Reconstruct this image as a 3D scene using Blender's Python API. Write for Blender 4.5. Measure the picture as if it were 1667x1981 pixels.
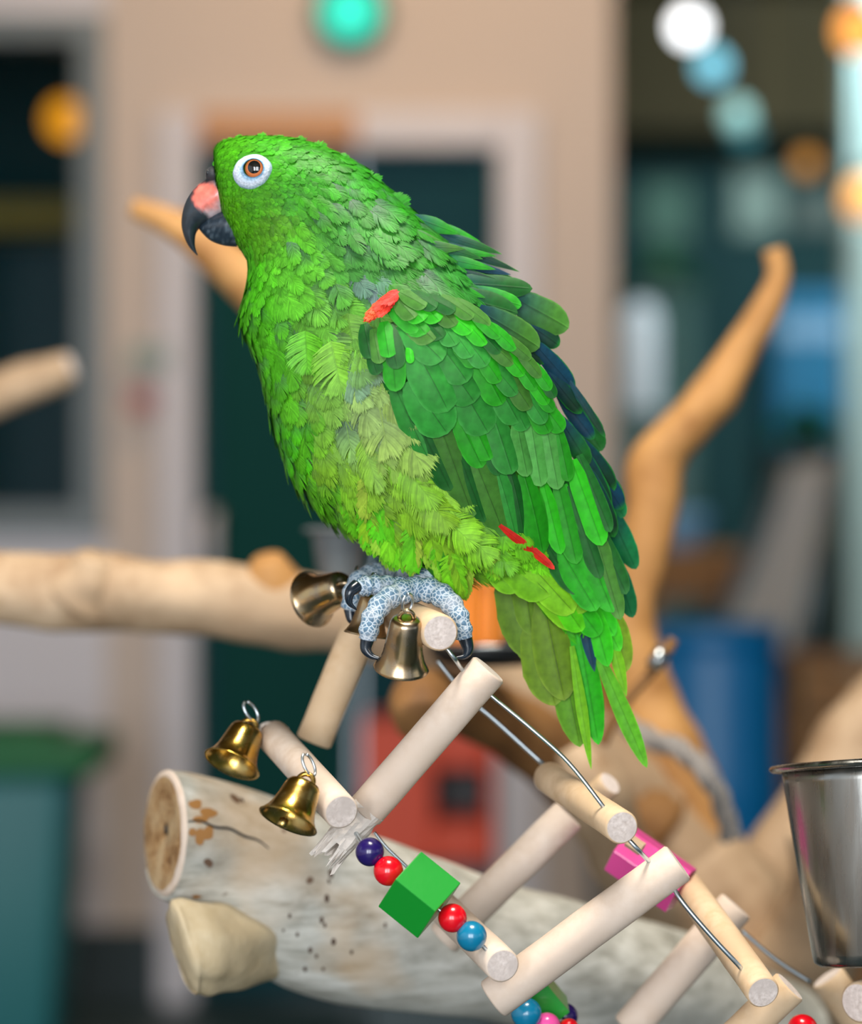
import bpy, bmesh, math, random
from mathutils import Vector, Matrix, noise
from mathutils.bvhtree import BVHTree

for o in list(bpy.data.objects):
    bpy.data.objects.remove(o, do_unlink=True)
SC = bpy.context.scene
COL = SC.collection
PI = math.pi

# ---------------------------------------------------------------- camera
F = 5200.0                 # focal length in photo pixels (1667 x 1981 frame)
CX, CY = 833.5, 990.5
CAMZ = 1.0                 # camera height above the floor, metres
BD = 1.30                  # distance of the parrot's mid plane
U = BD / F                 # one photo pixel at that distance = 0.25 mm
cam = bpy.data.cameras.new('camera')
camo = bpy.data.objects.new('camera', cam)
COL.objects.link(camo)
camo.location = (0, 0, CAMZ)
camo.rotation_euler = (PI / 2, 0, 0)
cam.sensor_fit = 'HORIZONTAL'
cam.sensor_width = 24.0
cam.lens = 24.0 * F / 1667.0
cam.clip_start = 0.05
cam.dof.use_dof = True
cam.dof.focus_distance = 1.262
cam.dof.aperture_fstop = 2.9
SC.camera = camo

# ---------------------------------------------------------------- world, lights, exposure
w = bpy.data.worlds.new('world')
SC.world = w
w.use_nodes = True
w.node_tree.nodes['Background'].inputs[0].default_value = (0.80, 0.90, 1.0, 1)
w.node_tree.nodes['Background'].inputs[1].default_value = 1.0

def area(name, loc, target, size, power, color, size_y=None):
    l = bpy.data.lights.new(name, 'AREA')
    l.energy = power
    l.color = color
    l.size = size
    if size_y:
        l.shape = 'RECTANGLE'
        l.size_y = size_y
    o = bpy.data.objects.new(name, l)
    COL.objects.link(o)
    o.location = loc
    d = Vector(target) - Vector(loc)
    o.rotation_euler = d.to_track_quat('-Z', 'Y').to_euler()
    return o

# daylight standing in the openings of the shop front behind the photographer,
# and ceiling lamps above the picture: over the perch, before the beige wall, and at the head of the corridor's row
area('window_front_left_offscreen', (-1.2, -2.44, 1.45), (-0.9, 1.3, 1.1), 0.58, 62, (0.93, 0.96, 1.0), 1.8)
area('window_front_centre_offscreen', (0.05, -2.44, 1.45), (0.05, 1.3, 1.1), 1.3, 72, (0.93, 0.96, 1.0), 1.8)
area('ceiling_lamp_perch_offscreen', (0.1, 1.0, 2.58), (0.05, 1.25, 1.0), 0.5, 44, (1.0, 0.93, 0.82))
area('ceiling_lamp_wall_offscreen', (0.0, 4.3, 2.58), (0.0, 5.4, 1.7), 0.9, 16, (1.0, 0.66, 0.36), 0.3)
area('ceiling_lamp_corridor_offscreen', (1.35, 5.75, 2.58), (2.0, 8.6, 1.0), 0.6, 60, (0.68, 0.92, 0.96))

SC.view_settings.view_transform = 'Standard'
SC.view_settings.look = 'None'
SC.view_settings.gamma = 1.0
SC.view_settings.use_curve_mapping = False
SC.view_settings.exposure = 0.0

# ---------------------------------------------------------------- helpers
WL = {}

def P(px, py, D):
    return Vector(((px - CX) * D / F, D, CAMZ - (py - CY) * D / F))

def O(px, py, d=0.0):
    """parrot space: photo pixels at the mid plane, d pixels towards the camera"""
    return Vector(((px - CX) * U, BD - d * U, CAMZ - (py - CY) * U))

def lin(c):
    c = c / 255.0
    return c / 12.92 if c <= 0.04045 else ((c + 0.055) / 1.055) ** 2.4

def rgb(r, g, b):
    return (lin(r), lin(g), lin(b))

def thing(name, loc, label, cat, group=None):
    o = bpy.data.objects.new(name, None)
    COL.objects.link(o)
    o.empty_display_size = 0.02
    o.location = loc
    WL[o.name] = Vector(loc)
    o['label'] = label
    o['category'] = cat
    if group:
        o['group'] = group
    return o

def tag(o, label, cat, group=None):
    o['label'] = label
    o['category'] = cat
    if group:
        o['group'] = group
    return o

def obj(name, geo, mat, parent=None, smooth=True, cols=None, uvs=None, midx=None, label=None, kind=None):
    vs, fs = geo
    me = bpy.data.meshes.new(name)
    c = Vector((0, 0, 0))
    for v in vs:
        c += Vector(v)
    c /= max(1, len(vs))
    me.from_pydata([tuple(Vector(v) - c) for v in vs], [], [tuple(f) for f in fs])
    mats = mat if isinstance(mat, (list, tuple)) else [mat]
    for m in mats:
        me.materials.append(m)
    if midx:
        me.polygons.foreach_set('material_index', midx)
    if smooth:
        me.polygons.foreach_set('use_smooth', [True] * len(me.polygons))
    if cols:
        a = me.color_attributes.new('Col', 'FLOAT_COLOR', 'POINT')
        fl = []
        for q in cols:
            fl += [q[0], q[1], q[2], 1.0]
        a.data.foreach_set('color', fl)
    if uvs:
        ul = me.uv_layers.new(name='UVMap')
        fl = []
        for l in me.loops:
            fl += uvs[l.vertex_index]
        ul.data.foreach_set('uv', fl)
    me.update()
    o = bpy.data.objects.new(name, me)
    COL.objects.link(o)
    WL[o.name] = c
    if parent:
        o.parent = parent
        o.location = c - WL[parent.name]
    else:
        o.location = c
    if label:
        o['label'] = label
    if kind:
        o['kind'] = kind
    return o

def join(*geos):
    vs, fs = [], []
    for g in geos:
        k = len(vs)
        vs += list(g[0])
        fs += [tuple(i + k for i in f) for f in g[1]]
    return vs, fs

def cr(pts, n):
    """Catmull-Rom through tuples, n samples per span"""
    out = []
    m = len(pts)
    dim = len(pts[0])
    for i in range(m - 1):
        p0 = pts[max(0, i - 1)]; p1 = pts[i]; p2 = pts[i + 1]; p3 = pts[min(m - 1, i + 2)]
        for k in range(n):
            t = k / n
            out.append(tuple(0.5 * (2 * p1[j] + (p2[j] - p0[j]) * t + (2 * p0[j] - 5 * p1[j] + 4 * p2[j] - p3[j]) * t * t
                                    + (3 * p1[j] - p0[j] - 3 * p2[j] + p3[j]) * t ** 3) for j in range(dim)))
    out.append(tuple(pts[-1]))
    return out

def frames(path):
    n = len(path)
    T = []
    for i in range(n):
        d = path[min(n - 1, i + 1)] - path[max(0, i - 1)]
        T.append(d.normalized() if d.length > 1e-9 else Vector((0, 0, 1)))
    up = Vector((0, 0, 1)) if abs(T[0].z) < 0.9 else Vector((1, 0, 0))
    N = (up - T[0] * up.dot(T[0])).normalized()
    fr = []
    for i in range(n):
        N = (N - T[i] * N.dot(T[i])).normalized()
        fr.append((T[i], N, T[i].cross(N)))
    return fr

def tube(path, rad, n=12, cap=True, nz=0.0, nf=20.0, seed=0.0, dome=False):
    path = [Vector(p) for p in path]
    fr = frames(path)
    vs, fs = [], []
    m = len(path)
    for i, p in enumerate(path):
        r = rad[i] if isinstance(rad, (list, tuple)) else rad
        for k in range(n):
            a = 2 * PI * k / n
            d = fr[i][1] * math.cos(a) + fr[i][2] * math.sin(a)
            rr = r
            if nz:
                q = (p + d * r) * nf + Vector((seed, seed * 1.7, 0))
                rr = r * (1 + nz * noise.noise(q) + nz * 0.5 * noise.noise(q * 2.3))
            vs.append(p + d * rr)
    for i in range(m - 1):
        for k in range(n):
            k2 = (k + 1) % n
            fs.append((i * n + k, i * n + k2, (i + 1) * n + k2, (i + 1) * n + k))
    if cap:
        r0 = rad[0] if isinstance(rad, (list, tuple)) else rad
        r1 = rad[-1] if isinstance(rad, (list, tuple)) else rad
        a = len(vs); vs.append(path[0] - fr[0][0] * (r0 * 0.5 if dome else 0))
        b = len(vs); vs.append(path[-1] + fr[-1][0] * (r1 * 0.5 if dome else 0))
        for k in range(n):
            k2 = (k + 1) % n
            fs.append((a, k2, k))
            fs.append((b, (m - 1) * n + k, (m - 1) * n + k2))
    return vs, fs

def axisM(a, b):
    """matrix with local Z from a to b, origin a"""
    z = (Vector(b) - Vector(a)).normalized()
    up = Vector((0, 0, 1)) if abs(z.z) < 0.95 else Vector((1, 0, 0))
    x = up.cross(z).normalized()
    y = z.cross(x)
    M = Matrix((x, y, z)).transposed().to_4x4()
    M.translation = a
    return M

def lathe(prof, n, M, flute=None):
    vs, fs = [], []
    for (r, z) in prof:
        for k in range(n):
            a = 2 * PI * k / n
            rr = r * (1 + (flute[0] * math.cos(flute[1] * a) if flute else 0))
            vs.append(M @ Vector((rr * math.cos(a), rr * math.sin(a), z)))
    m = len(prof)
    for i in range(m - 1):
        for k in range(n):
            k2 = (k + 1) % n
            fs.append((i * n + k, i * n + k2, (i + 1) * n + k2, (i + 1) * n + k))
    return vs, fs

def box(c, s, M=None, bev=0.0):
    bm = bmesh.new()
    bmesh.ops.create_cube(bm, size=1.0)
    bmesh.ops.scale(bm, vec=s, verts=bm.verts)
    if bev:
        bmesh.ops.bevel(bm, geom=list(bm.edges), offset=bev, segments=2, affect='EDGES', profile=0.5)
    vs = [(M @ v.co if M else v.co.copy()) + Vector(c) for v in bm.verts]
    bm.verts.index_update()
    fs = [tuple(v.index for v in f.verts) for f in bm.faces]
    bm.free()
    return vs, fs

def sphere(c, r, n=20, m=12, sc=(1, 1, 1), M=None):
    vs, fs = [], []
    for i in range(m + 1):
        t = PI * i / m
        for k in range(n):
            a = 2 * PI * k / n
            v = Vector((r * sc[0] * math.sin(t) * math.cos(a), r * sc[1] * math.sin(t) * math.sin(a), r * sc[2] * math.cos(t)))
            if M:
                v = M @ v
            vs.append(v + Vector(c))
    for i in range(m):
        for k in range(n):
            k2 = (k + 1) % n
            fs.append((i * n + k, (i + 1) * n + k, (i + 1) * n + k2, i * n + k2))
    return vs, fs

def pbox(x0, y0, x1, y1, D, th, bev=0.0):
    """upright box whose front face covers a photo rectangle at distance D; th = depth behind it"""
    a = P(x0, y0, D); b = P(x1, y1, D)
    return box(((a.x + b.x) / 2, D + th / 2, (a.z + b.z) / 2), (abs(b.x - a.x), th, abs(a.z - b.z)), None, bev)

# ---------------------------------------------------------------- materials
def mat(name, color, rough=0.5, metal=0.0, spec=0.5, emit=None, es=1.0, coat=0.0, alpha=None, trans=0.0):
    m = bpy.data.materials.new(name)
    m.use_nodes = True
    b = m.node_tree.nodes['Principled BSDF']
    b.inputs['Base Color'].default_value = (*color, 1)
    b.inputs['Roughness'].default_value = rough
    b.inputs['Metallic'].default_value = metal
    b.inputs['Specular IOR Level'].default_value = spec
    b.inputs['Coat Weight'].default_value = coat
    b.inputs['Coat Roughness'].default_value = 0.08
    b.inputs['Transmission Weight'].default_value = trans
    if emit:
        b.inputs['Emission Color'].default_value = (*emit, 1)
        b.inputs['Emission Strength'].default_value = es
    return m

class NT:
    def __init__(s, m):
        s.t = m.node_tree
        s.b = s.t.nodes['Principled BSDF']
    def n(s, typ, **kw):
        q = s.t.nodes.new(typ)
        for k, v in kw.items():
            if k[0] == '_':
                key = int(k[1:]) if k[1:].isdigit() else k[1:].replace('_', ' ')
                q.inputs[key].default_value = v
            else:
                setattr(q, k, v)
        return q
    def l(s, a, b):
        s.t.links.new(a, b)
    def ramp(s, fac, stops):
        r = s.n('ShaderNodeValToRGB')
        e = r.color_ramp.elements
        while len(e) < len(stops):
            e.new(0.5)
        for q, (p, c) in zip(e, stops):
            q.position = p
            q.color = (*c, 1)
        s.l(fac, r.inputs[0])
        return r.outputs[0]
    def mix(s, fac, a, b, mode='MIX'):
        r = s.n('ShaderNodeMix', data_type='RGBA', blend_type=mode)
        for sock, v in ((r.inputs[0], fac), (r.inputs[6], a), (r.inputs[7], b)):
            if isinstance(v, (int, float)):
                sock.default_value = v
            elif isinstance(v, tuple):
                sock.default_value = (*v, 1)
            else:
                s.l(v, sock)
        return r.outputs[2]
    def bump(s, h, strength=0.3, dist=0.001):
        r = s.n('ShaderNodeBump')
        r.inputs['Strength'].default_value = strength
        r.inputs['Distance'].default_value = dist
        s.l(h, r.inputs['Height'])
        s.l(r.outputs[0], s.b.inputs['Normal'])

def wood(name, c1, c2, scale=40.0, stretch=(1, 1, 1), rough=0.6, spots=None, bs=0.25, dist=0.002):
    m = mat(name, c1, rough, spec=0.3)
    t = NT(m)
    tc = t.n('ShaderNodeTexCoord')
    mp = t.n('ShaderNodeMapping')
    mp.inputs['Scale'].default_value = stretch
    t.l(tc.outputs['Object'], mp.inputs[0])
    n1 = t.n('ShaderNodeTexNoise', _Scale=scale, _Detail=6.0, _Roughness=0.6)
    t.l(mp.outputs[0], n1.inputs[0])
    n2 = t.n('ShaderNodeTexNoise', _Scale=scale * 0.22, _Detail=3.0)
    t.l(tc.outputs['Object'], n2.inputs[0])
    c = t.ramp(n1.outputs[0], [(0.3, c2), (0.62, c1)])
    f = t.ramp(n2.outputs[0], [(0.42, (0, 0, 0)), (0.68, (1, 1, 1))])
    c = t.mix(f, c, tuple(0.5 * (a + b) * 0.9 for a, b in zip(c1, c2)))
    if spots:
        v = t.n('ShaderNodeTexNoise', _Scale=spots[0], _Detail=2.0)
        t.l(tc.outputs['Object'], v.inputs[0])
        g = t.ramp(v.outputs[0], [(spots[1], (0, 0, 0)), (spots[1] + 0.03, (1, 1, 1))])
        c = t.mix(g, c, spots[2])
    t.l(c, t.b.inputs['Base Color'])
    t.bump(n1.outputs[0], bs, dist)
    return m

M = {}
M['beige_wall'] = mat('beige_wall', rgb(214, 200, 190), 0.8)
M['white_paint'] = mat('white_paint', rgb(224, 222, 230), 0.6)
M['dark_glass'] = mat('dark_glass', rgb(2, 62, 72), 0.5, spec=0.1)
M['dark_glass_reflect'] = mat('dark_glass_reflect', rgb(2, 66, 62), 0.6, spec=0.1)  # same door glass; the leaves' differing reflections are put into their colours
M['grey_panel'] = mat('grey_panel', rgb(50, 66, 70), 0.5)
M['brown_trim'] = mat('brown_trim', rgb(206, 150, 100), 0.6)
M['plinth'] = mat('plinth', rgb(46, 62, 68), 0.6)
M['floor'] = mat('floor', rgb(46, 66, 70), 0.45)
M['teal_wall'] = mat('teal_wall', rgb(38, 92, 96), 0.7)
M['ceiling'] = mat('ceiling', rgb(104, 90, 62), 0.8)
M['window_frame'] = mat('window_frame', rgb(120, 132, 138), 0.5)
M['blue_interior'] = mat('blue_interior', rgb(2, 74, 84), 0.8, spec=0.05)
M['amber_shelf'] = mat('amber_shelf', rgb(222, 170, 76), 0.6)
M['steel'] = mat('steel', rgb(176, 182, 184), 0.25, 1.0)
M['wire'] = mat('wire', rgb(205, 215, 222), 0.32, 1.0)
M['black'] = mat('black', rgb(18, 24, 28), 0.4)

def pane_mat():
    m = bpy.data.materials.new('window_pane')
    m.use_nodes = True
    nt = m.node_tree
    nt.nodes.remove(nt.nodes['Principled BSDF'])
    out = nt.nodes['Material Output']
    tr = nt.nodes.new('ShaderNodeBsdfTransparent'); tr.inputs[0].default_value = (0.75, 0.85, 0.85, 1)
    gl = nt.nodes.new('ShaderNodeBsdfGlossy'); gl.inputs['Roughness'].default_value = 0.05
    mx = nt.nodes.new('ShaderNodeMixShader'); mx.inputs[0].default_value = 0.012
    nt.links.new(tr.outputs[0], mx.inputs[1]); nt.links.new(gl.outputs[0], mx.inputs[2])
    nt.links.new(mx.outputs[0], out.inputs['Surface'])
    return m
M['pane'] = pane_mat()

def emat(name, c, s):
    return mat(name, c, 0.5, emit=c, es=s)

def steel_worn():
    m = mat('worn_steel', rgb(150, 150, 146), 0.28, 1.0)
    t = NT(m)
    tc = t.n('ShaderNodeTexCoord')
    mp = t.n('ShaderNodeMapping'); mp.inputs['Scale'].default_value = (1, 1, 0.12)
    t.l(tc.outputs['Object'], mp.inputs[0])
    n = t.n('ShaderNodeTexNoise', _Scale=180.0, _Detail=5.0)
    t.l(mp.outputs[0], n.inputs[0])
    t.l(t.ramp(n.outputs[0], [(0.3, (0.18, 0.18, 0.18)), (0.75, (0.42, 0.42, 0.42))]), t.b.inputs['Roughness'])
    t.bump(n.outputs[0], 0.12, 0.001)
    return m
M['worn_steel'] = steel_worn()

def brass(name, c1, c2):
    m = mat(name, c1, 0.2, 1.0)
    t = NT(m)
    tc = t.n('ShaderNodeTexCoord')
    n = t.n('ShaderNodeTexNoise', _Scale=120.0, _Detail=4.0)
    t.l(tc.outputs['Object'], n.inputs[0])
    t.l(t.ramp(n.outputs[0], [(0.38, c1), (0.62, c2)]), t.b.inputs['Base Color'])
    t.l(t.ramp(n.outputs[0], [(0.3, (0.16,) * 3), (0.7, (0.34,) * 3)]), t.b.inputs['Roughness'])
    t.bump(n.outputs[0], 0.08, 0.001)
    return m
M['brass'] = brass('brass', rgb(214, 168, 70), rgb(190, 165, 105))
M['old_brass'] = brass('old_brass', rgb(190, 160, 115), rgb(165, 150, 130))

M['dowel'] = wood('dowel_wood', rgb(232, 214, 198), rgb(214, 190, 168), 90.0, (1, 1, 1), 0.7, None, 0.12, 0.0006)
M['dowel_tan'] = wood('dowel_tan', rgb(228, 200, 166), rgb(206, 172, 132), 90.0, (1, 1, 1), 0.7, None, 0.12, 0.0006)
M['end_grain'] = wood('end_grain', rgb(234, 220, 212), rgb(198, 182, 172), 520.0, (1, 1, 1), 0.85, None, 0.5, 0.0006)
M['chewed'] = wood('chewed_wood', rgb(240, 230, 220), rgb(218, 206, 194), 300.0, (1, 1, 1), 0.85, None, 0.4, 0.001)
M['drift_tan'] = wood('driftwood_tan', rgb(208, 180, 148), rgb(150, 118, 86), 30.0, (1, 1, 1), 0.6, None, 0.3, 0.004)
M['drift_orange'] = wood('driftwood_orange', rgb(206, 154, 94), rgb(158, 108, 58), 30.0, (1, 1, 1), 0.6, None, 0.3, 0.004)
M['drift_brown'] = wood('driftwood_brown', rgb(160, 116, 70), rgb(112, 76, 44), 30.0, (1, 1, 1), 0.6, None, 0.4, 0.004)

def log_mat():
    m = mat('driftwood_grey', rgb(200, 194, 180), 0.42, spec=0.4)
    t = NT(m)
    tc = t.n('ShaderNodeTexCoord')
    mp = t.n('ShaderNodeMapping'); mp.inputs['Scale'].default_value = (0.25, 1, 1.3); mp.inputs['Rotation'].default_value = (0, 0.25, 0)
    t.l(tc.outputs['Object'], mp.inputs[0])
    n1 = t.n('ShaderNodeTexNoise', _Scale=90.0, _Detail=7.0, _Roughness=0.65)
    t.l(mp.outputs[0], n1.inputs[0])
    n2 = t.n('ShaderNodeTexNoise', _Scale=16.0, _Detail=4.0)
    t.l(tc.outputs['Object'], n2.inputs[0])
    n3 = t.n('ShaderNodeTexNoise', _Scale=75.0, _Detail=1.0)
    t.l(tc.outputs['Object'], n3.inputs[0])
    c = t.ramp(n1.outputs[0], [(0.30, rgb(140, 136, 124)), (0.52, rgb(192, 190, 180)), (0.72, rgb(222, 220, 212))])
    c = t.mix(t.ramp(n2.outputs[0], [(0.5, (0, 0, 0)), (0.7, (0.8,) * 3)]), c, rgb(150, 150, 142))
    w3 = t.n('ShaderNodeTexNoise', _Scale=11.0, _Detail=3.0); 
    mp3 = t.n('ShaderNodeMapping'); mp3.inputs['Location'].default_value = (3.1, 1.2, 0.4)
    t.l(tc.outputs['Object'], mp3.inputs[0]); t.l(mp3.outputs[0], w3.inputs[0])
    c = t.mix(t.ramp(w3.outputs[0], [(0.56, (0, 0, 0)), (0.68, (0.55,) * 3)]), c, rgb(196, 160, 116))
    c = t.mix(t.ramp(n3.outputs[0], [(0.72, (0, 0, 0)), (0.75, (0.9,) * 3)]), c, rgb(96, 66, 44))
    t.l(c, t.b.inputs['Base Color'])
    t.bump(n1.outputs[0], 0.22, 0.003)
    return m
M['log'] = log_mat()

def cut_mat():
    m = mat('cut_wood', rgb(170, 130, 85), 0.7)
    t = NT(m)
    tc = t.n('ShaderNodeTexCoord')
    mp = t.n('ShaderNodeMapping'); mp.inputs['Scale'].default_value = (2.2, 1, 1)
    t.l(tc.outputs['Object'], mp.inputs[0])
    wv = t.n('ShaderNodeTexWave', wave_type='RINGS', rings_direction='X', _Scale=60.0, _Distortion=16.0, _Detail=6.0, _Detail_Scale=2.2)
    t.l(mp.outputs[0], wv.inputs[0])
    n = t.n('ShaderNodeTexNoise', _Scale=70.0, _Detail=5.0)
    t.l(tc.outputs['Object'], n.inputs[0])
    c = t.ramp(wv.outputs[1], [(0.1, rgb(150, 108, 64)), (0.6, rgb(172, 130, 82)), (0.95, rgb(184, 146, 98))])
    c = t.mix(t.ramp(n.outputs[0], [(0.40, (0, 0, 0)), (0.66, (0.8,) * 3)]), c, rgb(206, 178, 136))
    c = t.mix(t.ramp(n.outputs[0], [(0.30, (0.8,) * 3), (0.42, (0,) * 3)]), c, rgb(108, 74, 42))
    t.l(c, t.b.inputs['Base Color'])
    t.bump(n.outputs[0], 0.5, 0.002)
    return m
M['cut'] = cut_mat()

def feather_mat(name, barbs, rough=0.5, bumps=0.25):
    m = mat(name, (0.1, 0.4, 0.02), rough, spec=0.25)
    t = NT(m)
    at = t.n('ShaderNodeAttribute', attribute_name='Col')
    tc = t.n('ShaderNodeTexCoord')
    n = t.n('ShaderNodeTexNoise', _Scale=260.0, _Detail=3.0)
    t.l(tc.outputs['Object'], n.inputs[0])
    c = t.mix(1.0, at.outputs[0], t.ramp(n.outputs[0], [(0.3, (0.74,) * 3), (0.7, (1.12, 1.12, 1.12))]), 'MULTIPLY')
    if barbs:
        uv = t.n('ShaderNodeUVMap', uv_map='UVMap')
        wv = t.n('ShaderNodeTexWave', wave_type='BANDS', bands_direction='Y', _Scale=barbs, _Distortion=0.6, _Detail=1.0)
        t.l(uv.outputs[0], wv.inputs[0])
        c = t.mix(1.0, c, t.ramp(wv.outputs[1], [(0.0, (0.74,) * 3), (0.6, (1.08,) * 3)]), 'MULTIPLY')
        t.bump(wv.outputs[1], bumps, 0.0004)
    t.l(c, t.b.inputs['Base Color'])
    t.b.inputs['Sheen Weight'].default_value = 0.0
    t.b.inputs['Sheen Tint'].default_value = (0.6, 1.0, 0.3, 1)
    return m
M['feather'] = feather_mat('feather', None)
M['vane'] = feather_mat('vane', 14.0, 0.48, 0.2)
M['skin_under'] = mat('under_plumage', rgb(58, 132, 30), 0.9, spec=0.1)
M['skin_under_wing'] = mat('under_wing', rgb(34, 114, 40), 0.9, spec=0.1)

def vc_mat(name, rough, coat=0.0, bumpscale=None, bs=0.3):
    m = mat(name, (0.5,) * 3, rough, coat=coat)
    t = NT(m)
    at = t.n('ShaderNodeAttribute', attribute_name='Col')
    tc = t.n('ShaderNodeTexCoord')
    n = t.n('ShaderNodeTexNoise', _Scale=bumpscale or 200.0, _Detail=5.0)
    t.l(tc.outputs['Object'], n.inputs[0])
    c = t.mix(1.0, at.outputs[0], t.ramp(n.outputs[0], [(0.35, (0.72,) * 3), (0.7, (1.15,) * 3)]), 'MULTIPLY')
    t.l(c, t.b.inputs['Base Color'])
    t.bump(n.outputs[0], bs, 0.0008)
    return m
M['beak'] = vc_mat('beak_horn', 0.38, 0.25, 220.0, 0.25)
M['eye_skin'] = vc_mat('eye_skin', 0.6, 0.0, 900.0, 0.5)

def scale_mat():
    m = mat('scaled_skin', rgb(120, 150, 170), 0.5)
    t = NT(m)
    tc = t.n('ShaderNodeTexCoord')
    v = t.n('ShaderNodeTexVoronoi', feature='DISTANCE_TO_EDGE', _Scale=470.0)
    t.l(tc.outputs['Object'], v.inputs['Vector'])
    c = t.ramp(v.outputs['Distance'], [(0.0, rgb(214, 222, 228)), (0.07, rgb(180, 198, 212)), (0.17, rgb(96, 130, 156))])
    n = t.n('ShaderNodeTexNoise', _Scale=90.0)
    t.l(tc.outputs['Object'], n.inputs[0])
    c = t.mix(t.ramp(n.outputs[0], [(0.48, (0,) * 3), (0.68, (0.5,) * 3)]), c, rgb(196, 198, 204))
    t.l(c, t.b.inputs['Base Color'])
    t.bump(v.outputs['Distance'], 0.5, 0.0015)
    return m
M['scales'] = scale_mat()
M['claw'] = mat('claw_horn', rgb(22, 34, 46), 0.25, coat=0.3)
M['pupil'] = mat('pupil', (0.004, 0.005, 0.006), 0.05, coat=0.8)
M['iris'] = mat('iris', rgb(226, 128, 70), 0.25, coat=0.8)
M['eyelid'] = mat('eyelid', rgb(40, 44, 50), 0.5)
def paint(name, c, rough=0.25):
    m = mat(name, c, rough, coat=0.4)
    t = NT(m)
    tc = t.n('ShaderNodeTexCoord')
    n = t.n('ShaderNodeTexNoise', _Scale=260.0, _Detail=4.0)
    t.l(tc.outputs['Object'], n.inputs[0])
    t.bump(n.outputs[0], 0.1, 0.0006)
    return m
M['purple'] = paint('purple_paint', rgb(34, 18, 92))
M['red'] = paint('red_paint', rgb(226, 6, 28))
M['green'] = paint('green_paint', rgb(8, 146, 40), 0.45)
M['teal'] = paint('teal_paint', rgb(10, 122, 160))
M['pink'] = paint('pink_paint', rgb(236, 84, 160))
M['peach'] = paint('peach_paint', rgb(240, 150, 130))
# ================================================================ THE SETTING
DW = 5.5                                     # distance of the back wall
def st(o):
    o['kind'] = 'structure'
    return o

def xz(px, py, D=DW):
    p = P(px, py, D)
    return p.x, p.z

XL, XR = xz(205, 0)[0], xz(1185, 0)[0]       # the wall panel between window and corridor
DX0, DX1 = xz(310, 0)[0], xz(1042, 0)[0]     # door frame, outer
DI0, DI1 = xz(380, 0)[0], xz(962, 0)[0]      # door frame, inner
DT, DTI = xz(0, 218)[1], xz(0, 292)[1]
WX0 = -2.2
WS = xz(0, 1010)[1]                          # window sill height
WT = xz(0, 30)[1]                            # window head height
CEIL = 2.62

def bx(x0, x1, y0, y1, z0, z1, bev=0.0):
    return box(((x0 + x1) / 2, (y0 + y1) / 2, (z0 + z1) / 2), (x1 - x0, y1 - y0, z1 - z0), None, bev)

st(obj('floor', bx(-2.4, 4.2, -2.6, 9.2, -0.1, 0.0), M['floor'], smooth=False))
st(obj('ceiling', bx(-2.4, 4.2, -2.6, 9.2, CEIL, CEIL + 0.1), M['ceiling'], smooth=False))
# back wall: pieces around the door and the window opening, one object
wall = join(bx(XL, DX0, DW, DW + 0.15, 0, CEIL), bx(DX1, XR, DW, DW + 0.15, 0, CEIL), bx(DX0, DX1, DW, DW + 0.15, DT, CEIL))
st(obj('wall_back', wall, M['beige_wall'], smooth=False))
st(obj('wall_window', join(bx(WX0, XL, DW, DW + 0.15, 0, WS), bx(WX0, XL, DW, DW + 0.15, WT, CEIL)), M['white_paint'], smooth=False))
st(obj('wall_corridor_side', bx(XR - 0.15, XR, DW + 0.15, 9.1, 0, CEIL), M['beige_wall'], smooth=False))
st(obj('wall_far', bx(XR - 0.15, 4.2, 9.0, 9.15, 0, CEIL), M['teal_wall'], smooth=False))
st(obj('wall_right', join(bx(4.05, 4.2, -2.45, 9.0, 0, 0.9), bx(4.05, 4.2, -2.45, 9.0, 2.3, CEIL), bx(4.05, 4.2, -2.45, -1.8, 0.9, 2.3), bx(4.05, 4.2, 0.6, 9.0, 0.9, 2.3)), M['teal_wall'], smooth=False))
# glazed shop front behind the photographer: daylight comes in between its posts
ff = [bx(-2.4, 4.2, -2.6, -2.45, 0, 0.5), bx(-2.4, 4.2, -2.6, -2.45, 2.35, CEIL)]
for xx in (-2.4, -0.9, 0.75, 2.4, 3.95):
    ff.append(bx(xx, xx + 0.25, -2.6, -2.45, 0.5, 2.35))
st(obj('wall_front', join(*ff), M['beige_wall'], smooth=False))
sf_ = bx(XR, 4.05, 8.4, 9.0, P(0, 250, 8.4).z, CEIL)
st(obj('trim_soffit', sf_, M['ceiling'], smooth=False))
st(obj('wall_left', join(bx(-2.4, -2.25, -2.45, 9.0, 0, 0.9), bx(-2.4, -2.25, -2.45, 9.0, 2.3, CEIL), bx(-2.4, -2.25, -2.45, -1.6, 0.9, 2.3), bx(-2.4, -2.25, 1.2, 9.0, 0.9, 2.3)), M['beige_wall'], smooth=False))
st(obj('wall_behind_window', bx(-2.25, XL + 0.3, 6.9, 7.0, 0, CEIL), M['blue_interior'], smooth=False))
BZ = xz(0, 1792)[1]
st(obj('baseboard_back', join(bx(WX0, DX0, DW - 0.03, DW, 0, BZ), bx(DX1, XR, DW - 0.03, DW, 0, BZ)), M['plinth'], smooth=False))
# window left
win = st(obj('window_1', join(bx(WX0, XL, DW - 0.02, DW + 0.1, WS - 0.03, WS + 0.03), bx(WX0, XL, DW - 0.02, DW + 0.1, WT - 0.05, WT),
                            bx(XL - 0.055, XL, DW - 0.02, DW + 0.1, WS + 0.03, WT - 0.05)), M['window_frame'], smooth=False))
obj('pane', bx(WX0, XL - 0.055, DW + 0.05, DW + 0.056, WS + 0.03, WT - 0.05), M['pane'], win, smooth=False)
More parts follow.
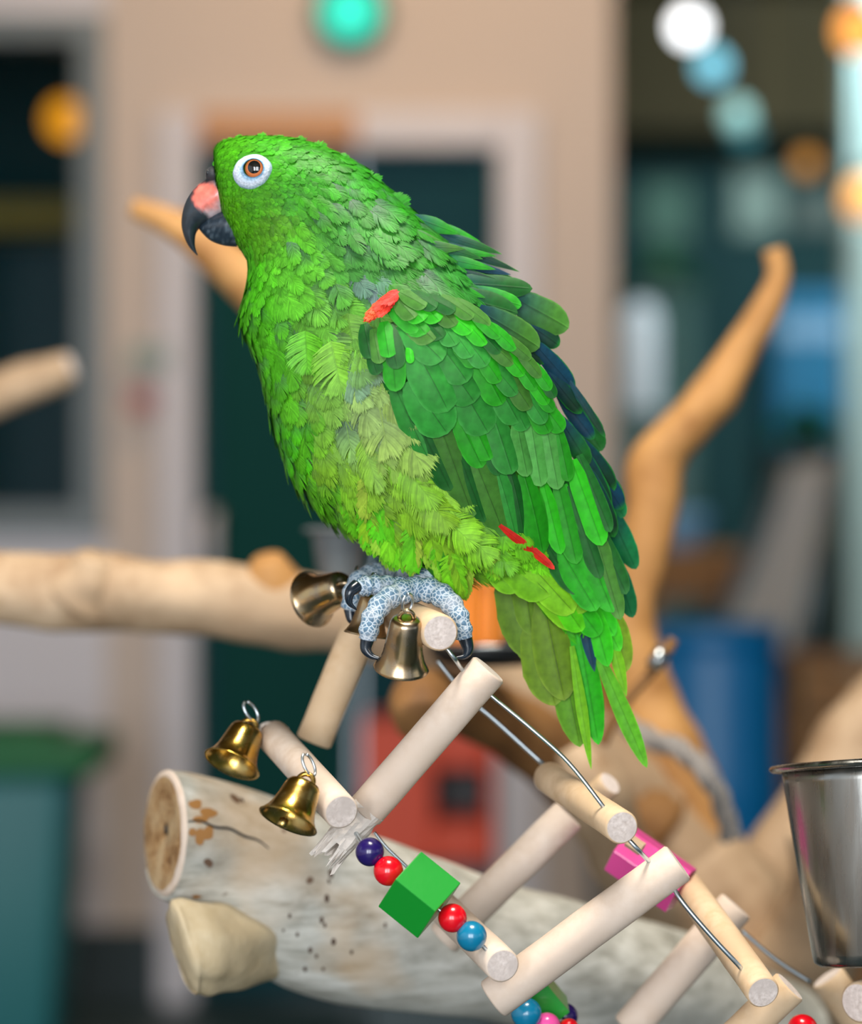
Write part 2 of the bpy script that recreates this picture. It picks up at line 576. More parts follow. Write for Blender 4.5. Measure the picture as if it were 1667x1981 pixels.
# door with white frame, two dark glazed leaves
door = st(obj('door_1', join(bx(DX0, DI0, DW - 0.05, DW + 0.1, 0, DT, 0.01), bx(DI1, DX1, DW - 0.05, DW + 0.1, 0, DT, 0.01),
                            bx(DI0, DI1, DW - 0.05, DW + 0.1, DTI, DT, 0.01)), M['white_paint'], smooth=False))
b0, b1 = xz(388, 226), xz(692, 286)
obj('head_sign_strip', bx(b0[0], b1[0], DW - 0.07, DW - 0.05, b1[1], b0[1], 0.004), M['brown_trim'], door, smooth=False, label='orange brown strip on the door head')
mid = xz(690, 0)[0]
obj('door_leaf', bx(DI0, mid - 0.006, DW + 0.02, DW + 0.05, 0.01, DTI), M['dark_glass_reflect'], door, smooth=False)
obj('door_leaf', bx(mid + 0.006, DI1, DW + 0.02, DW + 0.05, 0.01, DTI), M['dark_glass'], door, smooth=False)
for a, b in ((DI0, mid), (mid, DI1)):
    obj('leaf_stile', join(bx(a + 0.004, a + 0.035, DW, DW + 0.02, 0.01, DTI), bx(b - 0.035, b - 0.004, DW, DW + 0.02, 0.01, DTI),
                           bx(a + 0.035, b - 0.035, DW, DW + 0.02, DTI - 0.04, DTI), bx(a + 0.035, b - 0.035, DW, DW + 0.02, 0.01, 0.12)), M['dark_glass'], door, smooth=False)
hp = P(405, 1060, DW - 0.03)
obj('door_handle', tube([hp + Vector((0, 0.05, 0.07)), hp + Vector((0, -0.02, 0.06)), hp + Vector((0, -0.02, -0.06)), hp + Vector((0, 0.05, -0.07))], 0.014, 10), M['white_paint'], door, label='pale pull handle')
# notices on the door jamb
n0 = pbox(245, 668, 328, 712, DW - 0.062, 0.006)
tag(obj('wall_notice', n0, mat('notice_green', rgb(150, 170, 165), 0.6), smooth=False), 'small grey green notice on the white door jamb', 'notice')
cc = P(274, 776, DW - 0.062)
Mx = axisM(cc, cc + Vector((0, -1, 0)))
tag(obj('round_sticker', lathe([(0, 0.0), (0.026, 0.0), (0.028, -0.003), (0.0, -0.004)], 28, Mx), mat('sticker_red', rgb(190, 120, 125), 0.6)), 'faded red round sticker below the grey green notice', 'sticker')

# round green exit lamp on the wall above the door
c = P(677, 22, DW - 0.05)
lamp = thing('wall_lamp', c, 'round glowing teal signal lamp on the beige wall above the door', 'lamp')
Mx = axisM(c + Vector((0, 0.05, 0)), c + Vector((0, -1, 0)))
obj('bezel', lathe([(0.0, 0.0), (0.078, 0.0), (0.078, 0.05), (0.068, 0.058), (0.056, 0.045), (0.0, 0.045)], 36, Mx), mat('lamp_bezel', rgb(30, 90, 80), 0.4), lamp)
obj('lens', lathe([(0.057, 0.045), (0.05, 0.062), (0.03, 0.072), (0.0, 0.076)], 36, Mx), emat('teal_lens', rgb(40, 215, 190), 0.95), lamp)

# ---- inside the left window: amber lamp and shelf
def pendant(px, py, D, r, col, strength, label, group=None, cord=True):
    c = P(px, py, D)
    t = thing('pendant_lamp', c, label, 'lamp', group)
    Mz = Matrix.Translation(c)
    k = r / 0.05
    obj('lamp_globe', sphere(c, r, 24, 16), emat('globe_' + label[:12], col, strength), t)
    obj('lamp_collar', lathe([(0.02 * k, 0.044 * k), (0.022 * k, 0.06 * k), (0.012 * k, 0.075 * k), (0.0, 0.076 * k)], 20, Mz), M['black'], t)
    if cord:
        obj('cord', tube([c + Vector((0, 0, 0.07 * k)), Vector((c.x, c.y, CEIL))], 0.003, 6), M['black'], t)
    return t
pendant(130, 232, 6.3, 0.047, rgb(255, 150, 20), 1.7, 'amber pendant globe glowing behind the window pane')
s = thing('wall_shelf', P(40, 400, 6.8), 'amber coloured long shelf behind the window pane', 'shelf')
a = P(-330, 362, 6.6); b = P(150, 440, 6.6)
obj('shelf_board', bx(a.x, b.x, 6.6, 6.9, b.z, b.z + 0.03), M['amber_shelf'], s, smooth=False)
obj('shelf_back', bx(a.x, b.x, 6.87, 6.9, b.z + 0.03, a.z), M['amber_shelf'], s, smooth=False)
for q in (0.03, 0.5, 0.97):
    x = a.x + (b.x - a.x) * q
    obj('bracket', bx(x - 0.01, x + 0.01, 6.65, 6.9, b.z - 0.1, b.z), M['black'], s, smooth=False)

# ---- green lidded bin by the white wall, lower left
bc = P(20, 1450, 4.6)
t = thing('lidded_bin', (bc.x, 4.75, 0), 'teal bin with a wide dark green lid by the white wall', 'bin')
zt = P(0, 1440, 4.6).z; zl = P(0, 1505, 4.6).z
xr = P(185, 0, 4.6).x; xb = P(128, 0, 4.6).x
obj('lid', join(bx(xr - 0.5, xr, 4.6, 4.95, zl, zt, 0.015), bx(xr - 0.42, xr - 0.08, 4.66, 4.9, zt, zt + 0.02, 0.008)), mat('lid_green', rgb(10, 110, 60), 0.5), t)
vs, fs = bx(xb - 0.4, xb, 4.63, 4.9, 0.02, zl, 0.02)
cxm = xb - 0.2
vs = [Vector((cxm + (v[0] - cxm) * (0.82 + 0.18 * v[2] / zl), v[1], v[2])) for v in vs]
obj('bin_body', (vs, fs), mat('bin_teal', rgb(40, 120, 125), 0.5), t)
for sx in (-0.36, -0.05):
    obj('bin_foot', bx(xb + sx, xb + sx + 0.03, 4.68, 4.86, 0, 0.03, 0.004), M['black'], t)

# ---- red machine in front of the dark door
D = 3.6
t = thing('red_cabinet', P(860, 1660, D), 'red orange box cabinet with a square black opening', 'cabinet')
def fr(x0, y0, x1, y1, th, m, nm, dd=0.0, lab=None):
    obj(nm, pbox(x0, y0, x1, y1, D + dd, th, 0.004), m, t, smooth=False, label=lab)
mred = mat('cabinet_red', rgb(196, 60, 20), 0.5)
fr(700, 1400, 838, 1670, 0.22, mred, 'side_panel')
fr(940, 1400, 958, 1670, 0.22, mred, 'side_panel')
fr(838, 1400, 940, 1488, 0.22, mred, 'top_panel')
fr(838, 1592, 940, 1670, 0.22, mred, 'bottom_panel')
fr(838, 1488, 940, 1592, 0.02, M['black'], 'opening_back', 0.15, 'black back of the opening')  # back of the opening coloured plain black
zb = P(0, 1670, D).z
obj('stand', bx(P(720, 0, D).x, P(950, 0, D).x, D + 0.02, D + 0.2, 0.0, zb), M['grey_panel'], t, smooth=False)

# ---- right side of the room: pendants and lamps
pendant(1333, 52, 5.2, 0.034, rgb(245, 250, 255), 3.0, 'bright white globe lamp hanging over the corridor', None)
pendant(1378, 128, 5.8, 0.034, rgb(120, 200, 225), 1.25, 'light blue globe lamp hanging next to the bright white one', None)
pendant(1426, 222, 6.6, 0.036, rgb(150, 190, 185), 0.8, 'pale grey green globe lamp hanging beyond the light blue one', None)
pendant(1440, 258, 7.2, 0.036, rgb(60, 130, 140), 0.5, 'dim teal globe lamp partly behind the pale grey green one', None)
pendant(1560, 316, 6.8, 0.03, rgb(200, 135, 60), 0.8, 'small dim amber globe lamp hanging in the corridor', None)
pendant(1664, 60, 5.0, 0.045, rgb(255, 175, 85), 1.0, 'large orange globe lamp hanging nearest the white pillar', None)
pendant(1672, 384, 6.2, 0.05, rgb(250, 175, 95), 0.9, 'low orange globe lamp hanging beside the white pillar', None)

# pillar
pl = P(1668, 0, 6.0)
st(obj('wall_pillar', bx(P(1646, 0, 6.3).x, P(1740, 0, 6.3).x, 6.3, 6.42, 0, CEIL), mat('pillar_paint', rgb(170, 190, 188), 0.7), smooth=False))

# framed notices on the far wall
def board(px0, py0, px1, py1, D, cf, cp, label, name='wall_picture', cat='picture'):
    a = P(px0, py0, D); b = P(px1, py1, D)
    t = thing(name, ((a.x + b.x) / 2, D, b.z), label, cat)
    w_ = 0.02
    obj('frame', join(bx(a.x, b.x, D, D + 0.03, a.z - w_, a.z), bx(a.x, b.x, D, D + 0.03, b.z, b.z + w_),
                      bx(a.x, a.x + w_, D, D + 0.03, b.z + w_, a.z - w_), bx(b.x - w_, b.x, D, D + 0.03, b.z + w_, a.z - w_)), mat('frame_' + label[:10], cf, 0.5), t, smooth=False)
    obj('sheet', bx(a.x + w_, b.x - w_, D + 0.012, D + 0.028, b.z + w_, a.z - w_), mat('sheet_' + label[:10], cp, 0.6), t, smooth=False)
board(1415, 330, 1512, 455, 8.95, rgb(150, 180, 170), rgb(215, 240, 228), 'pale mint framed sheet on the far teal wall')
board(1530, 372, 1640, 446, 8.95, rgb(110, 125, 120), rgb(150, 165, 158), 'wide grey framed sheet on the far teal wall')
board(1240, 350, 1340, 470, 8.95, rgb(90, 140, 125), rgb(130, 180, 160), 'sage green framed sheet on the far teal wall')

# plants
def plant(px, py, D, r, n, col, label, potc, seed, pz=None):
    rng = random.Random(seed)
    c = P(px, py, D)
    zb = pz if pz is not None else c.z - r * 1.6
    t = thing('potted_plant', (c.x, c.y, zb), label, 'plant')
    Mz = Matrix.Translation((c.x, c.y, zb))
    ph = max(0.05, (c.z - r * 0.7) - zb)
    obj('pot', lathe([(0, 0), (r * 0.4, 0), (r * 0.55, ph * 0.95), (r * 0.6, ph), (r * 0.5, ph), (r * 0.45, ph * 0.85), (0, ph * 0.85)], 24, Mz), mat('pot_' + label[:8], potc, 0.6), t)
    lm = mat('leaf_' + label[:10], col, 0.5)
    for i in range(n):
        a = rng.uniform(0, 2 * PI); e = rng.uniform(0.1, 1.35)
        d = Vector((math.cos(a) * math.cos(e), math.sin(a) * math.cos(e), math.sin(e)))
        L = r * rng.uniform(0.9, 1.5)
        base = Vector((c.x, c.y, zb + ph * 0.85))
        pts = [base + d * (L * q) + Vector((0, 0, -0.45 * L * q * q)) for q in (0, 0.25, 0.5, 0.75, 1.0)]
        sd = d.cross(Vector((0, 0, 1))).normalized()
        wd = [0.02, 0.13, 0.17, 0.12, 0.005]
        vs, fs = [], []
        for q in range(5):
            for s_ in (-1, 0, 1):
                vs.append(pts[q] + sd * (s_ * wd[q] * L) + Vector((0, 0, 0.05 * L * abs(s_))))
        for q in range(4):
            for s_ in range(2):
                fs.append((q * 3 + s_, q * 3 + s_ + 1, q * 3 + s_ + 4, q * 3 + s_ + 3))
        obj('leaf', (vs, fs), lm, t)
def cabinet(x0, y0, x1, D, dep, m, label, name='cabinet', ndoor=2):
    a = P(x0, y0, D); b = P(x1, y0, D)
    t = thing(name, ((a.x + b.x) / 2, D + dep / 2, 0), label, 'cabinet')
    obj('cabinet_body', bx(a.x, b.x, D + 0.02, D + dep, 0.0, a.z - 0.03), m, t, smooth=False)
    obj('cabinet_top', bx(a.x - 0.01, b.x + 0.01, D, D + dep, a.z - 0.03, a.z, 0.004), m, t, smooth=False)
    w_ = (b.x - a.x) / ndoor
    for i in range(ndoor):
        d = obj('cabinet_door', bx(a.x + i * w_ + 0.006, a.x + (i + 1) * w_ - 0.006, D, D + 0.02, 0.06, a.z - 0.04, 0.003), m, t, smooth=False)
        obj('knob', sphere((a.x + (i + (0.88 if i == 0 else 0.12)) * w_, D - 0.01, a.z - 0.18), 0.012, 10, 8), M['steel'], d)
    return a.z
z1 = cabinet(1192, 792, 1330, 6.3, 0.35, mat('cab_grey', rgb(86, 108, 106), 0.6), 'grey cabinet under the white canister in the corridor')
# white canister on that cabinet
cb = P(1238, 0, 6.45)
t = thing('canister', (cb.x, 6.45, z1), 'tall white canister standing on the grey cabinet', 'canister')
hh = P(0, 585, 6.45).z - z1
Mz = Matrix.Translation((cb.x, 6.45, z1))
obj('canister_body', lathe([(0, 0), (0.044, 0), (0.046, 0.01), (0.046, hh * 0.85), (0.04, hh * 0.92), (0, hh * 0.92)], 28, Mz), M['white_paint'], t)
obj('canister_lid', lathe([(0.03, hh * 0.92), (0.032, hh * 0.99), (0.02, hh), (0, hh)], 24, Mz), M['white_paint'], t)
z2 = cabinet(1250, 560, 1350, 7.4, 0.4, mat('cab_teal', rgb(80, 120, 115), 0.6), 'tall pale teal cabinet carrying the pale green plant')
plant(1285, 500, 7.6, 0.11, 34, rgb(100, 175, 130), 'pale green leafy plant on the tall teal cabinet', rgb(150, 170, 160), 4, z2)
# blue cabinet with plant in front
t = thing('blue_locker', (P(1575, 0, 7.2).x, 7.4, 0), 'bright blue locker with a pale horizontal stripe', 'locker')
a = P(1500, 560, 7.2); b = P(1640, 1100, 7.2)
mb = mat('locker_blue', rgb(0, 120, 165), 0.5)
obj('locker_body', bx(a.x, b.x, 7.22, 7.6, 0, a.z), mb, t, smooth=False)
xm = (a.x + b.x) / 2
for q0, q1 in ((a.x + 0.005, xm - 0.004), (xm + 0.004, b.x - 0.005)):
    d = obj('locker_door', bx(q0, q1, 7.2, 7.22, 0.05, a.z - 0.02, 0.003), mb, t, smooth=False)
    obj('door_stripe', bx(q0 + 0.003, q1 - 0.003, 7.195, 7.2, P(0, 660, 7.2).z, P(0, 615, 7.2).z), mat('stripe', rgb(150, 190, 225), 0.5), d, smooth=False, label='pale stripe')
z3 = cabinet(1500, 860, 1640, 6.5, 0.4, mat('cab_dark', rgb(12, 52, 54), 0.6), 'dark teal low cabinet carrying the deep green plant')
plant(1560, 770, 6.6, 0.1, 36, rgb(50, 150, 80), 'deep green leafy plant on the dark low cabinet', rgb(20, 70, 60), 9, z3)

# grey folding chair
D = 4.85
t = thing('lounge_chair', (P(1480, 0, D).x, D, 0), 'pale grey sling lounge chair with a tall leaning back', 'chair')
mg = mat('sling_grey', rgb(170, 176, 182), 0.6)
mf = mat('chair_frame', rgb(96, 112, 118), 0.35, 0.6)
top0, top1 = P(1520, 905, D + 0.25), P(1625, 880, D + 0.1)
bot0, bot1 = P(1385, 1230, D + 0.05), P(1545, 1265, D - 0.1)
N = 9
for i in range(N):                             # woven straps of the backrest
    q0 = i / N + 0.01; q1 = (i + 1) / N - 0.015
    vs = []
    for q in (q0, q1):
        for k in range(7):
            r_ = k / 6
            p = (bot0.lerp(bot1, q)).lerp(top0.lerp(top1, q), r_) + Vector((0, 0.06 * math.sin(PI * r_), 0))
            vs.append(p)
    fs = [(k, k + 1, k + 8, k + 7) for k in range(6)]
    o = obj('strap', (vs, fs), mg, t)
    sm = o.modifiers.new('thick', 'SOLIDIFY'); sm.thickness = 0.004
obj('back_frame', tube([bot0, top0, top1, bot1], 0.012, 10), mf, t)
s0, s1 = bot0 + Vector((-0.25, -0.3, 0.03)), bot1 + Vector((-0.25, -0.3, 0.03))
obj('seat', ([bot0, bot1, s1, s0, bot0 - Vector((0, 0, 0.02)), bot1 - Vector((0, 0, 0.02)), s1 - Vector((0, 0, 0.02)), s0 - Vector((0, 0, 0.02))],
             [(0, 1, 2, 3), (7, 6, 5, 4), (0, 4, 5, 1), (1, 5, 6, 2), (2, 6, 7, 3), (3, 7, 4, 0)]), mg, t, smooth=False)
for p in (bot0, bot1, s0, s1):
    obj('leg', tube([p, Vector((p.x + 0.03, p.y, 0.0))], 0.012, 10), mf, t)

# blue drum
D = 4.0
c = P(1392, 0, D); r = 138 * D / F
zt = P(0, 1212, D).z
t = thing('plastic_drum', (c.x, D + r, 0), 'big round blue plastic drum behind the driftwood tree', 'drum')
Mz = Matrix.Translation((c.x, D + r, 0))
mb = mat('drum_blue', rgb(4, 104, 160), 0.4)
obj('drum_body', lathe([(0, 0), (r * 0.9, 0), (r * 0.95, 0.02), (r * 0.97, zt * 0.3), (r, zt * 0.32), (r, zt * 0.36), (r * 0.97, zt * 0.38), (r * 0.97, zt * 0.66), (r, zt * 0.68), (r, zt * 0.72), (r * 0.97, zt * 0.74), (r * 0.96, zt - 0.05), (r * 0.9, zt - 0.03), (0, zt - 0.03)], 48, Mz), mb, t)
obj('drum_lid', lathe([(r * 0.94, zt - 0.035), (r * 0.99, zt - 0.03), (r * 0.99, zt - 0.005), (r * 0.93, zt), (r * 0.85, zt - 0.008), (0, zt - 0.008)], 48, Mz), mb, t)

# wooden side table with a blue bowl
D = 5.6
t = thing('side_table', (P(1330, 0, D).x, D + 0.15, 0), 'brown wooden side table under the pale blue bowl', 'table')
a = P(1235, 1062, D); b = P(1440, 1100, D)
obj('table_top', bx(a.x, b.x, D, D + 0.35, b.z, a.z, 0.006), M['drift_brown'], t, smooth=False)
obj('apron', bx(a.x + 0.02, b.x - 0.02, D + 0.02, D + 0.33, b.z - 0.06, b.z), M['drift_brown'], t, smooth=False)
for sx in (a.x + 0.01, b.x - 0.03):
    for sy in (D + 0.01, D + 0.31):
        obj('leg', bx(sx, sx + 0.022, sy, sy + 0.022, 0, b.z), M['drift_brown'], t, smooth=False)
c = P(1318, 1000, D + 0.15)
Mz = Matrix.Translation((c.x, D + 0.15, a.z))
h = P(0, 992, D + 0.15).z - a.z
tag(obj('bowl', lathe([(0, 0), (0.03, 0), (0.032, 0.006), (0.055, h * 0.7), (0.06, h), (0.055, h), (0.048, h * 0.6), (0, 0.012)], 32, Mz), mat('bowl_blue', rgb(110, 160, 205), 0.35)), 'small pale blue bowl on the brown side table', 'bowl')
# brown wooden crate at the right edge
D = 4.35
t = thing('wooden_crate', (P(1610, 0, D).x, D + 0.15, 0), 'tall brown slatted wooden crate beside the blue drum', 'crate')
a = P(1552, 1290, D); b = P(1760, 1290, D)
for sx in (a.x, b.x - 0.02):
    for sy in (D, D + 0.26):
        obj('post', bx(sx, sx + 0.02, sy, sy + 0.02, 0, a.z), M['drift_brown'], t, smooth=False)
nsl = 9
for i in range(nsl):
    z = a.z - (i + 1) * (a.z - 0.02) / nsl
    obj('slat', bx(a.x - 0.004, b.x + 0.004, D - 0.008, D, z + 0.006, z + (a.z - 0.02) / nsl - 0.006), M['drift_brown'], t, smooth=False)
obj('crate_top', bx(a.x - 0.008, b.x + 0.008, D - 0.012, D + 0.29, a.z, a.z + 0.012), M['drift_brown'], t, smooth=False)
# ================================================================ DRIFTWOOD
def limb(pts, n=10, seg=26, nz=0.09, nf=14.0, seed=1.0, dome=True):
    nz *= 1.7; nf *= 1.3
    """pts: (px, py, distance, radius in photo px at that distance)"""
    path, rad = [], []
    for (x, y, D, r) in cr(pts, n):
        path.append(P(x, y, D)); rad.append(r * D / F)
    # close the ends with a rounded chamfer
    path = [path[0]] + path + [path[-1]]
    rad = [rad[0] * 0.86] + rad + [rad[-1] * 0.86]
    t0 = (path[2] - path[1]).normalized(); t1 = (path[-2] - path[-3]).normalized()
    path[0] = path[1] - t0 * rad[1] * 0.14
    path[-1] = path[-2] + t1 * rad[-2] * 0.14
    return tube(path, rad, seg, True, nz, nf, seed)

def knob(px, py, D, r, sc=(1, 1, 1)):
    return sphere(P(px, py, D), r * D / F, 20, 14, sc)

tb = P(1420, 0, 1.85)
tree = thing('driftwood_tree', (tb.x, 1.85, 0), 'tan driftwood perch tree with crooked limbs behind the parrot', 'perch tree')
obj('trunk', limb([(1335, 1640, 1.84, 90), (1380, 1780, 1.85, 150), (1420, 2050, 1.86, 175), (1430, 2600, 1.87, 165), (1425, 3300, 1.88, 180), (1420, 3800, 1.85, 260)], 8, 30, 0.14, 9.0, 3.0), M['drift_tan'], tree)
hz = limb([(-420, 1100, 1.74, 70), (-150, 1130, 1.74, 76), (0, 1138, 1.74, 72), (120, 1142, 1.74, 74), (250, 1150, 1.74, 76), (400, 1162, 1.74, 72), (560, 1180, 1.74, 76), (720, 1205, 1.75, 74), (860, 1262, 1.78, 72), (1010, 1370, 1.81, 80), (1180, 1500, 1.83, 84), (1340, 1680, 1.85, 110)], 8, 30, 0.10, 15.0, 7.0)
hl = obj('horizontal_limb', hz, M['drift_tan'], tree)
obj('knot', limb([(20, 1142, 1.74, 72), (32, 1116, 1.735, 56), (38, 1086, 1.73, 30)], 5, 20, 0.10, 25, 2), M['drift_tan'], hl)
obj('knot', limb([(150, 1150, 1.735, 78), (172, 1116, 1.73, 60), (182, 1080, 1.725, 34)], 5, 20, 0.10, 25, 5), M['drift_tan'], hl)
obj('knot', limb([(535, 1170, 1.74, 76), (524, 1126, 1.735, 58), (514, 1082, 1.73, 34)], 5, 20, 0.10, 25, 8), M['drift_orange'], hl)
obj('upright_limb', limb([(1496, 486, 1.92, 24), (1505, 540, 1.92, 26), (1470, 620, 1.92, 33), (1432, 680, 1.92, 35), (1385, 755, 1.91, 44), (1335, 815, 1.90, 46), (1275, 890, 1.90, 56), (1262, 980, 1.89, 52), (1238, 1090, 1.88, 50), (1215, 1210, 1.87, 56), (1240, 1330, 1.86, 64), (1290, 1460, 1.85, 74), (1345, 1620, 1.85, 88)], 7, 26, 0.10, 16.0, 11.0), M['drift_orange'], tree)
obj('back_limb', limb([(258, 402, 1.95, 20), (330, 430, 1.95, 30), (400, 478, 1.95, 40), (475, 540, 1.95, 46), (620, 680, 1.94, 52), (780, 860, 1.93, 58), (920, 1050, 1.92, 64), (1020, 1230, 1.90, 74), (1160, 1420, 1.88, 74), (1320, 1640, 1.86, 96)], 6, 24, 0.09, 16.0, 21.0), M['drift_orange'], tree)
obj('cut_stub', limb([(812, 1392, 1.64, 52), (812, 1356, 1.66, 58), (880, 1358, 1.72, 58), (980, 1400, 1.78, 66), (1100, 1470, 1.82, 84), (1250, 1600, 1.84, 110)], 7, 24, 0.08, 18.0, 31.0), M['drift_brown'], tree)
obj('side_limb', limb([(1780, 1330, 1.95, 92), (1660, 1450, 1.93, 88), (1570, 1590, 1.90, 74), (1480, 1710, 1.87, 84), (1400, 1820, 1.86, 120)], 7, 26, 0.09, 14.0, 41.0), M['drift_tan'], tree)
obj('low_limb', limb([(1560, 1600, 1.72, 46), (1600, 1720, 1.74, 70), (1560, 1850, 1.78, 100), (1480, 1990, 1.82, 120)], 7, 24, 0.10, 16.0, 47.0), M['drift_tan'], tree)
obj('twisted_limb', limb([(1110, 1450, 1.70, 36), (1150, 1530, 1.70, 60), (1200, 1640, 1.74, 66), (1280, 1770, 1.78, 84), (1350, 1900, 1.82, 110)], 7, 24, 0.12, 16.0, 53.0), M['drift_tan'], tree)

# separate branch coming in at the left, rising from the floor off to the side
br = thing('driftwood_branch', P(-330, 3000, 2.3), 'short pale driftwood branch with a cut end beside the window', 'branch')
obj('branch_wood', limb([(132, 712, 2.3, 33), (90, 728, 2.3, 40), (0, 762, 2.3, 44), (-120, 830, 2.3, 48), (-260, 1000, 2.3, 56), (-340, 1400, 2.3, 66), (-360, 2200, 2.3, 80), (-350, 3240, 2.3, 100)], 8, 24, 0.08, 14.0, 61.0), M['drift_tan'], br)
c0, c1 = P(132, 712, 2.3), P(90, 728, 2.3)
Mx = axisM(c0, c0 + (c0 - c1))
obj('cut_end', lathe([(0, 0.006), (0.009, 0.0058), (0.0125, 0.003), (0.013, -0.004)], 24, Mx), M['end_grain'], br, label='pale cut end')

# ---- big grey log in front
lg = thing('driftwood_log', P(760, 1940, 1.5), 'thick grey driftwood log with a sawn brown end below the ladder', 'log')
LP = [(322, 1612, 1.395, 120), (352, 1619, 1.40, 125), (420, 1645, 1.412, 132), (500, 1690, 1.424, 148), (600, 1745, 1.438, 166), (700, 1782, 1.448, 165), (820, 1808, 1.458, 150), (960, 1840, 1.470, 132), (1120, 1880, 1.49, 128), (1300, 1940, 1.53, 135), (1480, 2040, 1.60, 150)]
path, rad = [], []
for (x, y, D, r) in cr(LP, 10):
    path.append(P(x, y, D)); rad.append(r * D / F)
ax = (P(352, 1619, 1.452) - P(322, 1612, 1.40)).normalized()
nax = Vector((0.90, 0.40, -0.05)).normalized()     # the saw cut faces left and a little towards the camera
vs, fs = tube(path, rad, 48, False, 0.045, 16.0, 5.0)
ns = 48
# shear the first rings so that they lie in the plane of the saw cut
for i in range(12):
    wgt = (1 - i / 12) ** 1.5
    c = path[i]
    t = (path[i + 1] - path[i]).normalized()
    for k in range(ns):
        v = vs[i * ns + k]
        off = (v - c)
        along = -off.dot(nax) / t.dot(nax)
        vs[i * ns + k] = v + t * along * wgt
for (kx, ky, kr, kh) in ((690, 1785, 46, 9), (560, 1735, 34, 5), (655, 1700, 30, -4), (470, 1810, 40, 8)):
    kc = P(kx, ky, 1.40)
    for i, v in enumerate(vs):
        d2 = (v.x - kc.x) ** 2 + (v.z - kc.z) ** 2
        if v.y < path[i // ns].y:
            vs[i] = v + (v - path[i // ns]).normalized() * (kh * 0.00028 * math.exp(-d2 / (kr * 0.00028) ** 2))
log = obj('log_body', (vs, fs), M['log'], lg)
ring = [vs[k].copy() for k in range(ns)]
c = sum(ring, Vector()) / ns
cv = []
for q, dz in ((1.0, 0.0), (0.985, 0.0012), (0.9, 0.0022), (0.6, 0.001), (0.3, 0.0008), (0.12, 0.0002)):
    for k in range(ns):
        cv.append(c + (ring[k] - c) * q - nax * (dz + 0.0006 * noise.noise(ring[k] * q * 120)))
cf = []
for i in range(5):
    for k in range(ns):
        k2 = (k + 1) % ns
        cf.append((i * ns + k, (i + 1) * ns + k, (i + 1) * ns + k2, i * ns + k2))
cv.append(c + nax * 0.002)
for k in range(ns):
    cf.append((5 * ns + k, len(cv) - 1, 5 * ns + (k + 1) % ns))
obj('sawn_end', (cv, cf), [M['cut'], M['dowel']], lg, midx=[1] * (2 * ns) + [0] * (len(cf) - 2 * ns), label='brown sawn end grain')
obj('pith_hole', sphere(c - nax * 0.0012 + Vector((0.001, 0, 0.002)), 0.0022, 12, 8, (0.5, 1, 1.4)), M['black'], lg)
# stub of a side branch under the sawn end
stn = Vector((-0.90, -0.34, -0.26)).normalized()
sp_, sr_ = [], []
for (x, y, D, r) in cr([(356, 1832, 1.372, 86), (385, 1834, 1.376, 86), (440, 1828, 1.394, 84), (510, 1812, 1.430, 84), (590, 1795, 1.460, 90)], 9):
    sp_.append(P(x, y, D)); sr_.append(r * D / F)
sv_, sf_ = tube(sp_, sr_, 60, False)
fr_ = frames(sp_)
for i in range(len(sp_)):
    wg = max(0, 1 - i / 14) ** 1.4
    tdir = (sp_[min(i + 1, len(sp_) - 1)] - sp_[max(0, i - 1)]).normalized()
    for k in range(60):
        a = 2 * PI * k / 60
        off = sv_[i * 60 + k] - sp_[i]
        gro = 1 + 0.05 * math.sin(4 * a + i * 0.16) + 0.03 * math.sin(7 * a + 1.3 - i * 0.12) + 0.05 * noise.noise(off * 60 + Vector((i * 0.2, 0, 0)))
        # the stub is taller than it is deep
        off = Vector((off.x, off.y * 0.8, off.z)) * gro
        v = sp_[i] + off
        sv_[i * 60 + k] = v + tdir * (-(off.dot(stn)) / tdir.dot(stn)) * wg
ring2 = [sv_[k].copy() for k in range(60)]
c2 = sum(ring2, Vector()) / 60
b0 = len(sv_)
for q, dz in ((0.93, 0.0016), (0.6, 0.003), (0.25, 0.003)):
    for k in range(60):
        sv_.append(c2 + (ring2[k] - c2) * q + stn * (dz + 0.0008 * noise.noise(ring2[k] * q * 150)))
sv_.append(c2 + stn * 0.003)
for k in range(60):
    k2 = (k + 1) % 60
    sf_.append((k2, k, b0 + k, b0 + k2))
    for j in range(2):
        sf_.append((b0 + j * 60 + k2, b0 + j * 60 + k, b0 + (j + 1) * 60 + k, b0 + (j + 1) * 60 + k2))
    sf_.append((b0 + 120 + k2, b0 + 120 + k, len(sv_) - 1))
obj('side_stub', (sv_, sf_), wood('stub_wood', rgb(216, 200, 168), rgb(188, 164, 122), 60.0, (1, 1, 1), 0.5, None, 0.4, 0.004), lg, label='grooved tan stub of a side branch')
# knots
bvl = BVHTree.FromPolygons([tuple(v) for v in vs], fs)
def on_log(px, py):
    o = Vector((0, 0, CAMZ)); d = (P(px, py, 1.0) - o).normalized()
    h = bvl.ray_cast(o, d)
    return (h[0], h[1]) if h[0] else (P(px, py, 1.42), Vector((0, -1, 0)))
dk = mat('dark_bark', rgb(74, 52, 38), 0.8)
rng = random.Random(5)
for (x, y, r) in ((640, 1690, 7), (636, 1705, 4), (632, 1738, 6), (622, 1780, 5), (628, 1790, 4), (645, 1822, 6), (560, 1772, 4), (575, 1808, 4), (600, 1838, 5), (612, 1850, 4), (590, 1875, 5), (625, 1875, 4), (468, 1548, 5), (512, 1862, 4), (400, 1792, 4), (680, 1842, 4), (548, 1800, 3), (745, 1790, 4)):
    p, n_ = on_log(x, y)
    Mx = axisM(p, p + n_).to_3x3()
    obj('bark_fleck', sphere(p, r * 1.42 / F, 8, 6, (0.8, 1.4, 0.25), Mx), dk, log)
